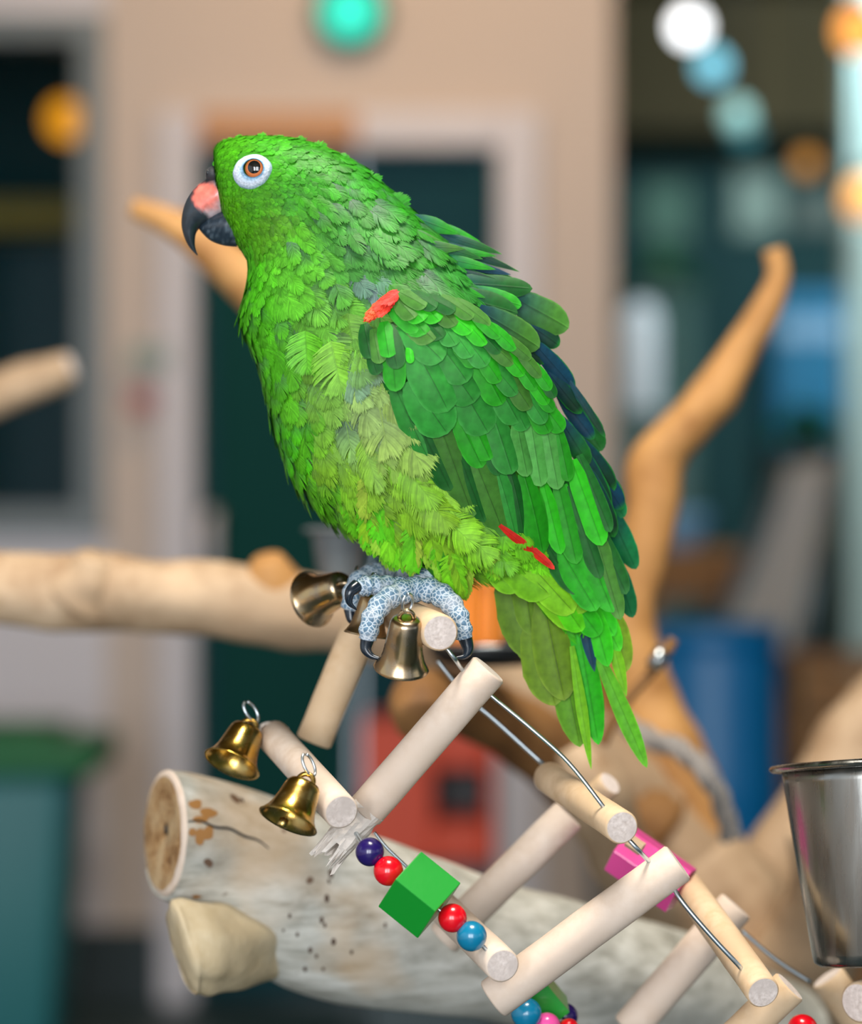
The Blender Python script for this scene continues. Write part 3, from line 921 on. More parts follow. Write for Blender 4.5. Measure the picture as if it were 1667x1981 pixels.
# long drying crack
cp = []
for (x, y) in cr([(352, 1586), (395, 1592), (430, 1602), (465, 1612), (495, 1626), (520, 1640)], 6):
    p, n_ = on_log(x, y + 2.5 * math.sin(x * 0.11))
    cp.append(p + n_ * 0.0001)
m_ = len(cp)
obj('crack', tube(cp, [0.0006 * math.sin(PI * (0.08 + 0.9 * i / m_)) + 0.00015 for i in range(m_)], 6), M['black'], log)
# brown resin stains, thin films on the wood
stm = mat('resin_stain', rgb(158, 112, 62), 0.4)
for (x, y, rx, ry) in ((378, 1556, 14, 9), (402, 1572, 18, 9), (388, 1585, 16, 7), (386, 1618, 9, 16), (402, 1612, 10, 14), (372, 1610, 8, 8), (380, 1734, 9, 4)):
    vs2, fs2 = [], []
    p, n_ = on_log(x, y)
    vs2.append(p + n_ * 0.0003)
    K = 18
    for k in range(K):
        a = 2 * PI * k / K
        q = 1 + 0.35 * noise.noise(Vector((x * 0.1 + math.cos(a), y * 0.1 + math.sin(a), 0)))
        p, n_ = on_log(x + rx * q * math.cos(a), y + ry * q * math.sin(a))
        vs2.append(p + n_ * 0.0002)
    fs2 = [(0, 1 + k, 1 + (k + 1) % K) for k in range(K)]
    obj('resin_stain', (vs2, fs2), stm, log)

# ---- rope
def rope(pts, r, name, label, m):
    base = [P(*q) for q in cr(pts, 14)]
    t = thing(name, base[-1], label, 'rope')
    fr_ = frames(base)
    L = 0.0
    strands = [[], [], []]
    for i, p in enumerate(base):
        if i:
            L += (base[i] - base[i - 1]).length
        for s_ in range(3):
            a = L / (r * 5.0) * 2 * PI / 2 + s_ * 2 * PI / 3
            strands[s_].append(p + (fr_[i][1] * math.cos(a) + fr_[i][2] * math.sin(a)) * r * 0.5)
    for s_ in range(3):
        obj('strand', tube(strands[s_], r * 0.56, 10, True, 0.12, 300, s_), m, t)
rope([(1215, 1400, 1.72), (1262, 1430, 1.70), (1320, 1452, 1.69), (1368, 1500, 1.68), (1398, 1560, 1.69), (1412, 1620, 1.70)], 21 * 1.7 / F, 'twisted_rope', 'grey twisted rope draped over the driftwood tree', wood('rope_fibre', rgb(176, 168, 160), rgb(110, 104, 102), 300.0))

# ---- metal rod with dark bark tip
t = thing('steel_hook', P(1215, 1345, 1.6), 'thin dark hook rod with a shiny sleeve beside the parrot tail', 'hook')
obj('rod', tube([P(x, y, 1.6) for (x, y) in cr([(1303, 1236), (1285, 1268), (1262, 1298), (1228, 1335), (1190, 1385), (1165, 1440)], 8)], 0.0034, 12), M['drift_brown'], t)
obj('sleeve', tube([P(1284, 1258, 1.597), P(1262, 1292, 1.597)], 0.0052, 14), M['steel'], t, label='shiny metal sleeve')

# ---- cups
def cup(name, rimc, axis, rr, rb, h, m, label, cat='cup', rim=0.0035, flute=None):
    t = thing(name, rimc - axis * h, label, cat)
    Mx = axisM(rimc - axis * h, rimc)
    pr = [(0, 0), (rb * 0.9, 0), (rb * 0.98, 0.002), (rb, 0.006), (rb * 0.5 + rr * 0.5, h * 0.5), (rr * 0.985, h * 0.92), (rr, h - 0.001)]
    inn = [(rr - 0.001, h - 0.001), (rr * 0.975, h * 0.9), (rb * 0.98, 0.006), (0, 0.002)]
    obj('cup_wall', lathe(pr + inn, 72, Mx, flute), m, t)
    K = 12
    obj('rolled_rim', lathe([(rr + rim * 0.7 + rim * math.cos(2 * PI * k / K), h + rim * 0.55 * math.sin(2 * PI * k / K)) for k in range(K + 1)], 72, Mx), m, t)
    return t
ax_ = Vector((-0.055, 0.125, 1.0)).normalized()
cc_ = P(1692, 1478, 1.31)
cup('steel_cup', cc_, ax_, 0.0455, 0.037, 0.096, M['worn_steel'], 'worn stainless steel feeding cup with a rolled rim')
cup('grey_cup', P(657, 1026, 1.752), Vector((0, 0, 1)), 0.018, 0.014, 0.034, mat('cup_grey', rgb(96, 104, 108), 0.45), 'small grey cup standing on the horizontal driftwood limb')
DC = 1.695
dz = P(0, 1286, DC).z
Mz = Matrix.Translation((P(945, 0, DC).x, DC, dz))
t = thing('feeding_dish', (P(945, 0, DC).x, DC, dz), 'shallow black dish on the driftwood under the orange cup', 'dish')
obj('dish_bowl', lathe([(0, 0), (0.025, 0), (0.03, 0.001), (0.036, 0.006), (0.040, 0.0135), (0.038, 0.0135), (0.034, 0.006), (0, 0.005)], 48, Mz), M['black'], t)
obj('dish_rim', lathe([(0.038, 0.0135), (0.040, 0.0150), (0.042, 0.0135), (0.040, 0.0120), (0.038, 0.0135)], 48, Mz), M['steel'], t, label='bright metal rim')
hc = P(0, 1120, DC).z - dz - 0.005
cup('fluted_cup', P(918, 1120, DC), Vector((0, 0, 1)), 0.017, 0.0155, hc, mat('cup_orange', rgb(255, 150, 50), 0.35), 'orange fluted cup in a black dish behind the perch', 'cup', 0.001, (0.13, 10))
# ================================================================ WOODEN LADDER TOY
lad = thing('ladder_toy', P(1100, 1960, 1.30), 'wooden dowel ladder toy strung on wire with coloured beads and blocks', 'toy')
def dowel(a, b, ra, rb=None, m='dowel', n=28, chew=False):
    """a, b: (px, py, distance) of the two end centres; radius in photo px"""
    A, B = P(*a), P(*b)
    r0 = ra * a[2] / F; r1 = (rb or ra) * a[2] / F
    d = (B - A).normalized()
    ch = r0 * 0.10
    path = [A, A + d * ch] + [A.lerp(B, i / 6) for i in range(1, 6)] + [B - d * ch, B]
    rad = [r0 - ch, r0] + [r0 + (r1 - r0) * i / 6 for i in range(1, 6)] + [r1, r1 - ch]
    vs, fs = tube(path, rad, n, True, 0.03, 60.0, a[0])
    mi = [0] * (len(fs) - 2 * n) + [1] * (2 * n)
    o = obj('dowel', (vs, fs), [M[m], M['end_grain']], lad, midx=mi)
    # flat cut faces
    for p in list(o.data.polygons)[-2 * n:]:
        p.use_smooth = False
    return o
E = {}
E[1] = ((851, 1224, 1.240), (722, 1165, 1.350))
E[2] = ((660, 1571, 1.235), (528, 1424, 1.335))
E[3] = ((1203, 1601, 1.240), (1060, 1504, 1.345))
E[4] = ((972, 1868, 1.235), (838, 1738, 1.340))
E[5] = ((1476, 1920, 1.245), (1330, 1716, 1.350))
for k, r in ((1, 36), (2, 35), (3, 33), (4, 34), (5, 33)):
    dowel(E[k][0], E[k][1], r, None, 'dowel_tan' if k in (1, 3, 5) else 'dowel')
dowel((946, 1294, 1.262), (704, 1573, 1.269), 38)                 # D1
dowel((1312, 1668, 1.262), (952, 1934, 1.266), 41)                # D2
dowel((1528, 1908, 1.285), (1400, 2030, 1.29), 36, None, 'dowel_tan')   # D3
dowel((698, 1212, 1.372), (606, 1436, 1.372), 35, None, 'dowel_tan')
dowel((1100, 1576, 1.372), (856, 1818, 1.372), 35)
dowel((1424, 1752, 1.372), (1215, 1992, 1.372), 36)
dowel((1600, 1890, 1.40), (1700, 2030, 1.40), 34, None, 'dowel_tan')
dowel((1660, 1940, 1.30), (1760, 1900, 1.34), 40, None, 'dowel_tan')
dowel((1180, 1515, 1.39), (1130, 1560, 1.40), 26, None, 'dowel_tan')

# chewed tips: splintered wood
def chewed(c, d, r, seed, parent=lad, L=1.0):
    rng = random.Random(seed)
    ax = d.normalized()
    u = ax.cross(Vector((0, -1, 0.3))).normalized(); v = ax.cross(u)
    vs, fs = [], []
    n, m = 30, 14
    for i in range(m):
        q = i / (m - 1)
        for k in range(n):
            a = 2 * PI * k / n
            rr = r * (1.0 - 0.25 * q) * (1 + 0.20 * (noise.noise(Vector((math.cos(a) * 2, math.sin(a) * 2, q * 3 + seed))) + (rng.random() - 0.5) * 0.5 * q))
            vs.append(c + u * rr * math.cos(a) + v * rr * math.sin(a) + ax * (q * r * 1.5 * L * (1 + 0.35 * rng.uniform(-1, 1) * (q > 0.8))))
    for i in range(m - 1):
        for k in range(n):
            k2 = (k + 1) % n
            fs.append((i * n + k, i * n + k2, (i + 1) * n + k2, (i + 1) * n + k))
    vs.append(c + ax * r * 0.9 * L)
    for k in range(n):
        fs.append(((m - 1) * n + k, (m - 1) * n + (k + 1) % n, len(vs) - 1))
    obj('chewed_tip', (vs, fs), M['chewed'], parent, smooth=False, label='splintered chewed dowel tip')
a, b = P(946, 1294, 1.262), P(676, 1606, 1.270)
chewed(P(714, 1562, 1.269), b - a, 0.0093, 3, lad, 2.0)
a, b = P(*E[2][0]), P(*E[2][1])
chewed(b - (b - a).normalized() * 0.003, b - a, 0.0084, 8, lad, 0.6)

# wires
def wire(pts, r=2.6, parent=lad, n=6, name='wire'):
    path = [P(*q) for q in cr(pts, n)]
    return obj(name, tube(path, r * 1.26 / F, 8), M['wire'], parent)
wire([(858, 1246, 1.25), (880, 1276, 1.25), (900, 1302, 1.262), (950, 1346, 1.262), (1030, 1412, 1.258), (1100, 1476, 1.256), (1166, 1560, 1.252), (1175, 1580, 1.262)], 4.2)
wire([(1212, 1620, 1.25), (1236, 1646, 1.25), (1262, 1674, 1.262)], 4.4)
wire([(1296, 1706, 1.262), (1322, 1748, 1.256), (1380, 1816, 1.254), (1434, 1874, 1.256), (1440, 1890, 1.268)], 4.6)
wire([(846, 1278, 1.36), (900, 1344, 1.36), (960, 1396, 1.36), (1052, 1480, 1.36)], 4.6)
wire([(1434, 1800, 1.38), (1500, 1856, 1.38), (1568, 1900, 1.38)], 4.2)
wire([(688, 1612, 1.262), (716, 1648, 1.250), (812, 1730, 1.242), (914, 1812, 1.238), (960, 1858, 1.242)], 4.0)
wire([(724, 1610, 1.30), (748, 1640, 1.30), (790, 1680, 1.30)], 3.2)
wire([(1010, 1880, 1.32), (1045, 1930, 1.32), (1100, 1990, 1.32)], 4.0)
wire([(1200, 1640, 1.352), (1250, 1670, 1.352), (1330, 1735, 1.352)], 4.0)
# beads and blocks
def bead(x, y, D, r, m, lab):
    p = P(x, y, D); rr = r * D / F
    vs, fs = sphere(p, rr, 28, 18)
    obj('bead', (vs, fs), M[m], lad, label=lab)
bead(715, 1648, 1.250, 28, 'purple', 'dark purple bead')
bead(751, 1685, 1.247, 29, 'red', 'red bead')
bead(875, 1776, 1.240, 28, 'red', 'red bead')
bead(912, 1811, 1.238, 29.5, 'teal', 'teal blue bead')
bead(1018, 1960, 1.300, 30, 'teal', 'teal blue bead')
bead(1066, 1950, 1.335, 24, 'peach', 'peach bead')
bead(1058, 1985, 1.305, 26, 'pink', 'pink bead')
bead(1092, 1966, 1.33, 26, 'purple', 'dark purple bead')
bead(1100, 1990, 1.31, 20, 'red', 'red bead')
bead(1552, 1992, 1.30, 30, 'red', 'red bead')
def cube(c, ax, side, L, roll, m, lab, n=4, name='block', worn=False):
    Mx = axisM(c, c + ax).to_3x3()
    bm = bmesh.new()
    vsb, vst = [], []
    for k in range(n):
        a = roll + 2 * PI * (k + 0.5) / n
        R = side / 2 / math.cos(PI / n)
        vsb.append(bm.verts.new((R * math.cos(a), R * math.sin(a), -L / 2)))
        vst.append(bm.verts.new((R * math.cos(a), R * math.sin(a), L / 2)))
    bm.faces.new(vsb[::-1]); bm.faces.new(vst)
    for k in range(n):
        bm.faces.new((vsb[k], vsb[(k + 1) % n], vst[(k + 1) % n], vst[k]))
    bmesh.ops.bevel(bm, geom=list(bm.edges), offset=side * 0.02, segments=2, affect='EDGES', profile=0.5)
    bm.verts.index_update()
    vs = [Mx @ v.co + c for v in bm.verts]
    fs = [tuple(v.index for v in f.verts) for f in bm.faces]
    bm.free()
    return obj(name, (vs, fs), M[m], lad, smooth=False, label=lab)
p0, p1 = P(770, 1692, 1.245), P(852, 1758, 1.241)
cube(P(811, 1731, 1.243), (p1 - p0), 96 * U * 0.96, 98 * U * 0.96, math.radians(36), 'green', 'green painted wooden block')
cube(P(1040, 1935, 1.325), Vector((0.4, 0.1, -0.5)), 84 * U, 90 * U, 0.3, 'green', 'green painted wooden block')
pk = cube(P(1258, 1682, 1.352), Vector((0.75, -0.25, -0.5)), 98 * U, 150 * U, 0.5, 'pink', 'pink painted block with chipped paint', 6)
cube(P(1228, 1634, 1.3205), Vector((0.75, -0.25, -0.5)), 24 * U, 34 * U, 0.4, 'dowel_tan', 'bare wood chip on the pink block', 5, 'bare_patch')

# ================================================================ BELLS
def bell(crown, mouth, D0, D1, r, label, m='brass', ring=None, clap=True):
    A, B = P(crown[0], crown[1], D0), P(mouth[0], mouth[1], D1)
    h = (B - A).length
    t = thing('bell', B, label, 'bell', None)
    Mx = axisM(A, B)
    R = r * D1 / F
    pr = [(0.0, 0.0), (0.36, 0.0), (0.50, 0.025), (0.57, 0.10), (0.615, 0.26), (0.66, 0.46), (0.72, 0.66), (0.81, 0.83), (0.93, 0.95), (1.0, 1.0),
          (0.985, 1.018), (0.90, 0.99), (0.75, 0.88), (0.64, 0.70), (0.56, 0.40), (0.48, 0.15), (0.0, 0.08)]
    obj('bell_body', lathe([(q * R, z * h) for q, z in pr], 48, Mx), M[m], t)
    d = (B - A).normalized()
    s = Vector((1, 0, 0)) - d * d.x
    s.normalize()
    # cast loop on the crown
    lp = [A + s * (0.26 * R * math.cos(a)) - d * (0.30 * R * math.sin(a)) for a in [PI * k / 12 for k in range(13)]]
    obj('hanger_loop', tube(lp, 0.085 * R, 10), M[m], t)
    rc = A - d * 0.42 * R
    rv = Vector(ring) if ring else Vector((0.5, 0.3, 0.8))
    rv.normalize()
    o2 = (rv.cross(s).normalized() * 0.75 + s * 0.66).normalized()
    RR = 0.36 * R
    rc = rc + rv * RR * 0.55
    rp = [rc + rv * (RR * math.cos(a)) + o2 * (RR * 0.75 * math.sin(a)) for a in [2 * PI * k / 28 for k in range(27)]]
    obj('split_ring', tube(rp, 0.05 * R, 8), M['wire'], t)
    if clap:
        c0 = A + d * 0.1 * h
        c1 = A + d * 1.12 * h - s * 0.12 * R
        obj('clapper', join(tube([c0, c1 - d * 0.1 * h], 0.03 * R, 8), tube([c1 - d * 0.16 * h, c1 - d * 0.12 * h, c1 + d * 0.05 * h, c1 + d * 0.09 * h], [0.08 * R, 0.16 * R, 0.16 * R, 0.08 * R], 14)), M[m], t)
    return t
bell((480, 1408), (448, 1478), 1.325, 1.315, 58, 'brass bell hanging from the chewed far tip of the dowel', 'brass', (-0.3, 0.1, 0.8), False)
bell((590, 1514), (557, 1588), 1.232, 1.224, 61, 'brass bell with a clapper beside the round dowel end', 'brass', (-0.2, 0.2, 0.8), True)
bell((666, 1134), (604, 1160), 1.322, 1.338, 56, 'silvery bell lying sideways left of the parrot foot', 'old_brass', (0.2, 0.1, 0.8), False)
bell((786, 1196), (776, 1292), 1.240, 1.250, 54, 'tarnished brass bell hanging under the parrot toes', 'old_brass', (0.0, -0.5, 0.9), False)
bell((722, 1150), (708, 1228), 1.292, 1.292, 44, 'dark brass bell half hidden behind the gripping toe', 'old_brass', (0.0, 0.4, 0.9), False)
# ================================================================ THE PARROT
RN = random.Random(12)
bird = thing('parrot', O(800, 1150, 40), 'bright green parrot with white eye ring and hooked beak on the dowel', 'parrot')

# body sections: (front x, front y, back x, back y, half depth) in photo px, from the face to the tail root
SEC = [(420, 350, 417, 318, 18), (426, 398, 416, 288, 46), (440, 438, 440, 272, 68), (460, 474, 500, 264, 90), (480, 508, 592, 274, 106), (478, 560, 686, 314, 114),
       (468, 622, 770, 384, 128), (496, 690, 850, 462, 150), (518, 770, 935, 546, 172), (540, 850, 1000, 640, 186), (572, 925, 1050, 740, 188),
       (632, 988, 1080, 840, 170), (715, 1040, 1096, 930, 146), (800, 1078, 1104, 1000, 118), (890, 1100, 1104, 1050, 88), (965, 1105, 1110, 1085, 62), (1030, 1150, 1130, 1130, 38), (1078, 1205, 1140, 1185, 16)]
SP = cr(SEC, 8)
NU = len(SP) - 1
def surf(u, v):
    """u in [0,1] face to tail, v angle: 0 = back edge, pi/2 = side facing the camera, pi = front edge"""
    f = min(max(u, 0), 0.99999) * NU
    i = int(f); t = f - i
    a = SP[i]; b = SP[i + 1]
    fx, fy, bx_, by_, h = (a[k] + (b[k] - a[k]) * t for k in range(5))
    c, s = math.cos(v), math.sin(v)
    cc = math.copysign(abs(c) ** 0.92, c)
    x = (fx + bx_) / 2 + (bx_ - fx) / 2 * cc
    y = (fy + by_) / 2 + (by_ - fy) / 2 * cc
    return O(x, y, h * s)
NV = 48
bv, bf = [], []
ULIST = [i / (NU) for i in range(NU + 1)]
for u in ULIST:
    for k in range(NV):
        bv.append(surf(u, 2 * PI * k / NV))
for i in range(NU):
    for k in range(NV):
        k2 = (k + 1) % NV
        bf.append((i * NV + k, i * NV + k2, (i + 1) * NV + k2, (i + 1) * NV + k))
bf.append(tuple(range(NV - 1, -1, -1)))
bf.append(tuple(NU * NV + k for k in range(NV)))
# thighs grow out of the belly
def thigh(s):
    pts = cr([(850, 985, 60 * s, 66), (862, 1050, 66 * s, 60), (876, 1105, 62 * s, 42), (874, 1140, 52 * s, 20)], 5)
    return tube([O(x, y, d) for x, y, d, r in pts], [r * U for x, y, d, r in pts], 20, True, dome=True)
body_geo = join((bv, bf), thigh(1), thigh(-1))
BV = BVHTree.FromPolygons([tuple(v) for v in body_geo[0]], body_geo[1])
body = obj('body', body_geo, M['skin_under'], bird, label='feathered body and head of the parrot')
rm = body.modifiers.new('skin', 'REMESH')
rm.mode = 'VOXEL'; rm.voxel_size = 0.0022; rm.use_smooth_shade = True

CAM = Vector((0, 0, CAMZ))
def hit(px, py):
    d = (P(px, py, 1.0) - CAM).normalized()
    h = BV.ray_cast(CAM, d)
    return h[0], h[1]

# ---------------------------------------------------------------- plumage colours sampled over the body (photo px -> colour)
CP = [(440, 300, 70, 160, 16), (425, 350, 74, 160, 16), (520, 275, 62, 166, 20), (600, 300, 52, 148, 18), (610, 345, 50, 146, 18), (570, 385, 52, 140, 16), (450, 420, 86, 166, 12), (500, 410, 70, 150, 14), (520, 445, 80, 146, 16),
      (690, 340, 48, 152, 26), (760, 400, 44, 146, 26), (680, 440, 66, 142, 52), (560, 520, 84, 172, 34), (485, 540, 78, 188, 20), (700, 520, 54, 128, 42), (800, 460, 44, 132, 30), (880, 480, 40, 130, 40),
      (620, 600, 96, 168, 48), (475, 620, 86, 190, 26), (520, 700, 84, 184, 26), (630, 700, 116, 174, 54), (560, 850, 78, 190, 20), (640, 860, 130, 184, 44), (720, 790, 154, 188, 78), (600, 960, 90, 172, 26),
      (720, 950, 136, 188, 46), (820, 1000, 136, 192, 38), (760, 1060, 106, 190, 30), (900, 1090, 120, 192, 26), (980, 1080, 112, 200, 26), (1060, 1140, 70, 190, 20), (950, 560, 38, 128, 40), (1030, 650, 36, 126, 40), (1080, 850, 34, 128, 34),
      ]
CPL = [(x, y, rgb(r, g, b)) for x, y, r, g, b in CP]
GREY_DOWN = rgb(112, 132, 142)
def plume(px, py):
    sw = 0; c = [0, 0, 0]
    for x, y, q in CPL:
        d2 = (x - px) ** 2 + (y - py) ** 2 + 60
        w_ = 1 / d2 ** 2
        sw += w_
        for k in range(3):
            c[k] += w_ * q[k]
    c = [k / sw for k in c]
    for x, y, rad_ in ((690, 722, 26), (674, 806, 30), (706, 562, 20)):
        q = 0.9 * math.exp(-((x - px) ** 2 + (y - py) ** 2) / rad_ ** 2)
        c = [c[k] + (GREY_DOWN[k] - c[k]) * q for k in range(3)]
    return tuple(c)
def proj(p):
    return CX + p.x * F / p.y, CY - (p.z - CAMZ) * F / p.y

# ---------------------------------------------------------------- feather builders
def soft_feather(L, W, N, rng, col, bend=0.10, camber=0.18, tipdark=0.0, fringe=1.0, basecol=None):
    """loose body feather: every barb is its own sliver so that the edge frays; local X across, Y to the tip, Z outwards"""
    vs, fs, cs = [], [], []
    base = basecol or col
    splits = [(rng.choice((-1, 1)), rng.uniform(0.35, 0.95), rng.uniform(3, 9)) for _ in range(rng.randint(1, 3))]
    dy = L * 0.80 / N
    def zz(x, y):
        return -camber * (x / (W * 0.5)) ** 2 * W * 0.5 + bend * (y / L) ** 2 * L * -1.0
    for side in (-1, 1):
        for i in range(N):
            s = (i + 0.5) / N
            th = -48 + 138 * s
            for (sd, sp, am) in splits:
                if sd == side:
                    dd = s - sp
                    th += math.copysign(am, dd) * math.exp(-abs(dd) * 7)
            th = math.radians(min(th, 89.5))
            jl = 1 + rng.uniform(-0.10, 0.05) * fringe
            ex = side * W * 0.5 * max(0.0, math.cos(th)) ** 0.72 * jl
            ey = L * (0.52 + 0.48 * math.sin(th) * jl)
            sy = L * 0.80 * s
            h0 = dy * 0.62
            he = max(W, L * 0.8) * 0.5 * math.radians(138 / N) * 0.52
            m1x, m1y = ex * 0.55, sy + (ey - sy) * 0.42
            m2x, m2y = ex * 0.88, sy + (ey - sy) * 0.80
            dx, dy2 = ex - m1x, ey - m1y
            ll = math.hypot(dx, dy2) or 1
            px_, py_ = -dy2 / ll * side, dx / ll * side
            k = len(vs)
            sh = rng.uniform(0.80, 1.14) * (0.78 if rng.random() < 0.1 else 1.0)
            zj = rng.uniform(0, 0.012) * L
            pts = [(0, sy - h0), (0, sy + h0), (m1x - px_ * (h0 + he) * .5, m1y - py_ * (h0 + he) * .5), (m1x + px_ * (h0 + he) * .5, m1y + py_ * (h0 + he) * .5),
                   (m2x - px_ * he * 0.8, m2y - py_ * he * 0.8), (m2x + px_ * he * 0.8, m2y + py_ * he * 0.8), (ex, ey)]
            for j, (x, y) in enumerate(pts):
                vs.append(Vector((x, y, zz(x, y) + (zj if j > 1 else 0))))
                q = min(1.0, max(0.0, (y / L) * 1.35 - 0.12))
                c = [base[t] + (col[t] - base[t]) * q for t in range(3)]
                td = (1 - tipdark) if j == 6 else 1.0
                cs.append(tuple(t * sh * td for t in c))
            fs += [(k, k + 1, k + 3, k + 2), (k + 2, k + 3, k + 5, k + 4), (k + 4, k + 5, k + 6)]
    # shaft
    k = len(vs)
    rw = W * 0.010
    for y, w_ in ((0, 1.4), (L * 0.45, 1.0), (L * 0.86, 0.4)):
        for s_ in (-1, 1):
            vs.append(Vector((s_ * rw * w_, y, zz(0, y) + L * 0.012)))
            cs.append(tuple(c * 0.8 for c in col))
    fs += [(k, k + 1, k + 3, k + 2), (k + 2, k + 3, k + 5, k + 4)]
    return vs, fs, cs

def vane_feather(L, W, rng, col, edge=None, basec=None, bend=0.08, camber=0.22, point=0.0, skew=0.0, rows=14, rach=True, arch=0.0):
    """stiff wing or tail feather with a smooth rounded outline, a shaft line and pale rim"""
    vs, fs, cs, uv = [], [], [], []
    edge = edge or (min(1, col[0] * 1.5 + 0.02), min(1, col[1] * 1.3 + 0.03), min(1, col[2] * 1.5 + 0.015))
    basec = basec or col
    def hw(s):
        a = 0.42 + 0.58 * math.sin(min(1, s / 0.6) * PI / 2)
        t0 = 0.70 - 0.3 * point
        if s > t0:
            q = (s - t0) / (1 - t0)
            a *= max(0.0, 1 - q ** (2.2 - point)) ** (0.52 + 0.4 * point)
        return a * W * 0.5
    half = [0.045, 0.16, 0.32, 0.50, 0.68, 0.84, 0.93, 1.0]
    TT = [-q for q in half[::-1]] + [0.0] + half
    nc = len(TT)
    colsn = len(half)
    for i in range(rows + 1):
        s = i / rows
        s = 1 - (1 - s) ** 1.35 if i else 0
        w_ = hw(s)
        for k in range(nc):
            t = TT[k]
            ta = t
            jag = 1 + (rng.uniform(-0.035, 0.02) if abs(t) > 0.99 else 0)
            x = ta * w_ * jag + skew * L * s * s
            y = s * L - 0.10 * W * abs(ta) * (1 if s > 0.1 else 0) * (1 - s) 
            z = -camber * (ta * w_) ** 2 / (W * 0.5) - bend * s * s * L + arch * 4 * s * (1 - s) + (0.012 * W if k == colsn else 0)
            vs.append(Vector((x, y, z)))
            q = min(1, s * 1.35)
            c = [basec[j] + (col[j] - basec[j]) * q for j in range(3)]
            e = max(0, abs(t) - 0.84) / 0.16
            if s > 0.9:
                e = max(e, (s - 0.9) / 0.10)
            c = [c[j] + (edge[j] - c[j]) * e * q for j in range(3)]
            if rach and k == colsn and s < 0.93:
                c = [j * 0.4 for j in c]
            cs.append(tuple(c))
            uv.append((t, s * L / W * 1.0 - abs(t) * 0.45))
    for i in range(rows):
        for k in range(nc - 1):
            fs.append((i * nc + k, i * nc + k + 1, (i + 1) * nc + k + 1, (i + 1) * nc + k))
    return vs, fs, cs, uv

def placeM(base, tip, nrm):
    y = (tip - base).normalized()
    z = (nrm - y * nrm.dot(y)).normalized()
    x = y.cross(z)
    m = Matrix((x, y, z)).transposed().to_4x4()
    m.translation = base
    return m

# ---------------------------------------------------------------- loose plumage over the whole body
def fsize(px, py, u):
    """feather length, width (px), tip lift, barbs, region weight"""
    pts = [(425, 330, 13, 9), (450, 290, 20, 13), (520, 272, 30, 20), (500, 400, 17, 10), (470, 450, 17, 10), (560, 380, 24, 13), (600, 310, 34, 24), (540, 470, 26, 16), (690, 340, 50, 36), (640, 430, 46, 26), (600, 500, 48, 30), (490, 520, 38, 22),
           (760, 410, 58, 42), (720, 490, 66, 44), (620, 580, 72, 54), (480, 600, 58, 36), (520, 700, 66, 46), (640, 690, 92, 82), (560, 830, 70, 46), (660, 820, 84, 56), (720, 830, 120, 92), (620, 950, 84, 50), (720, 940, 100, 52), (820, 1000, 96, 66), (780, 1060, 96, 40), (880, 1070, 92, 52),
           (980, 1090, 90, 60), (1080, 1160, 80, 60), (900, 520, 80, 40), (1000, 640, 80, 56), (1060, 820, 90, 60)]
    sw = 0; L = 0; W = 0
    for x, y, l, w_ in pts:
        q = 1 / ((x - px) ** 2 + (y - py) ** 2 + 200) ** 2
        sw += q; L += q * l; W += q * w_
    return L / sw, W / sw

# wing outline in photo px: plumage below it is left out
def inpoly(x, y, poly):
    r = False
    j = len(poly) - 1
    for i in range(len(poly)):
        xi, yi = poly[i]; xj, yj = poly[j]
        if (yi > y) != (yj > y) and x < (xj - xi) * (y - yi) / (yj - yi) + xi:
            r = not r
        j = i
    return r
WPOLY = [(745, 600), (800, 600), (900, 590), (1010, 700), (1070, 800), (1100, 950), (1060, 1040), (980, 990), (900, 900), (800, 800), (770, 700)]
EYE = (492, 331)
cand = []
rng = random.Random(77)
while len(cand) < 60000:
    u = rng.random(); v = rng.uniform(0, 2 * PI)
    cand.append((u, v))
grid = {}
CELL = 12 * U
placed = []
def eye_d(x, y):
    return ((x - EYE[0] + 4) / 38) ** 2 + ((y - EYE[1]) / 33) ** 2
for (u, v) in cand:
    p = surf(u, v)
    px = CX + p.x / U; py = CY - (p.z - CAMZ) / U          # side-on position, same on both flanks
    near = math.sin(v) > -0.25
    if u < 0.014:
        continue
    if eye_d(px, py) < 1.0 and abs(math.sin(v)) > 0.3:
        continue
    if inpoly(px, py, WPOLY) and abs(math.sin(v)) > 0.35:
        continue
    L, W = fsize(px, py, u)
    L *= 1.15
    sp = (0.235 * L if near else 0.5 * L) * U * (0.9 + 0.2 * rng.random())
    sp = max(sp, 4.6 * U if near else 9 * U)
    R = int(sp / CELL) + 1
    key = (int(p.x // CELL), int(p.y // CELL), int(p.z // CELL))
    ok = True
    for a in range(-R, R + 1):
        for b in range(-R, R + 1):
            for c in range(-R, R + 1):
                for q in grid.get((key[0] + a, key[1] + b, key[2] + c), ()):
                    if (q - p).length_squared < sp * sp:
                        ok = False; break
                if not ok: break
            if not ok: break
        if not ok: break
    if not ok:
        continue
    grid.setdefault(key, []).append(p)
    placed.append((u, v, p, px, py, L, W, near))

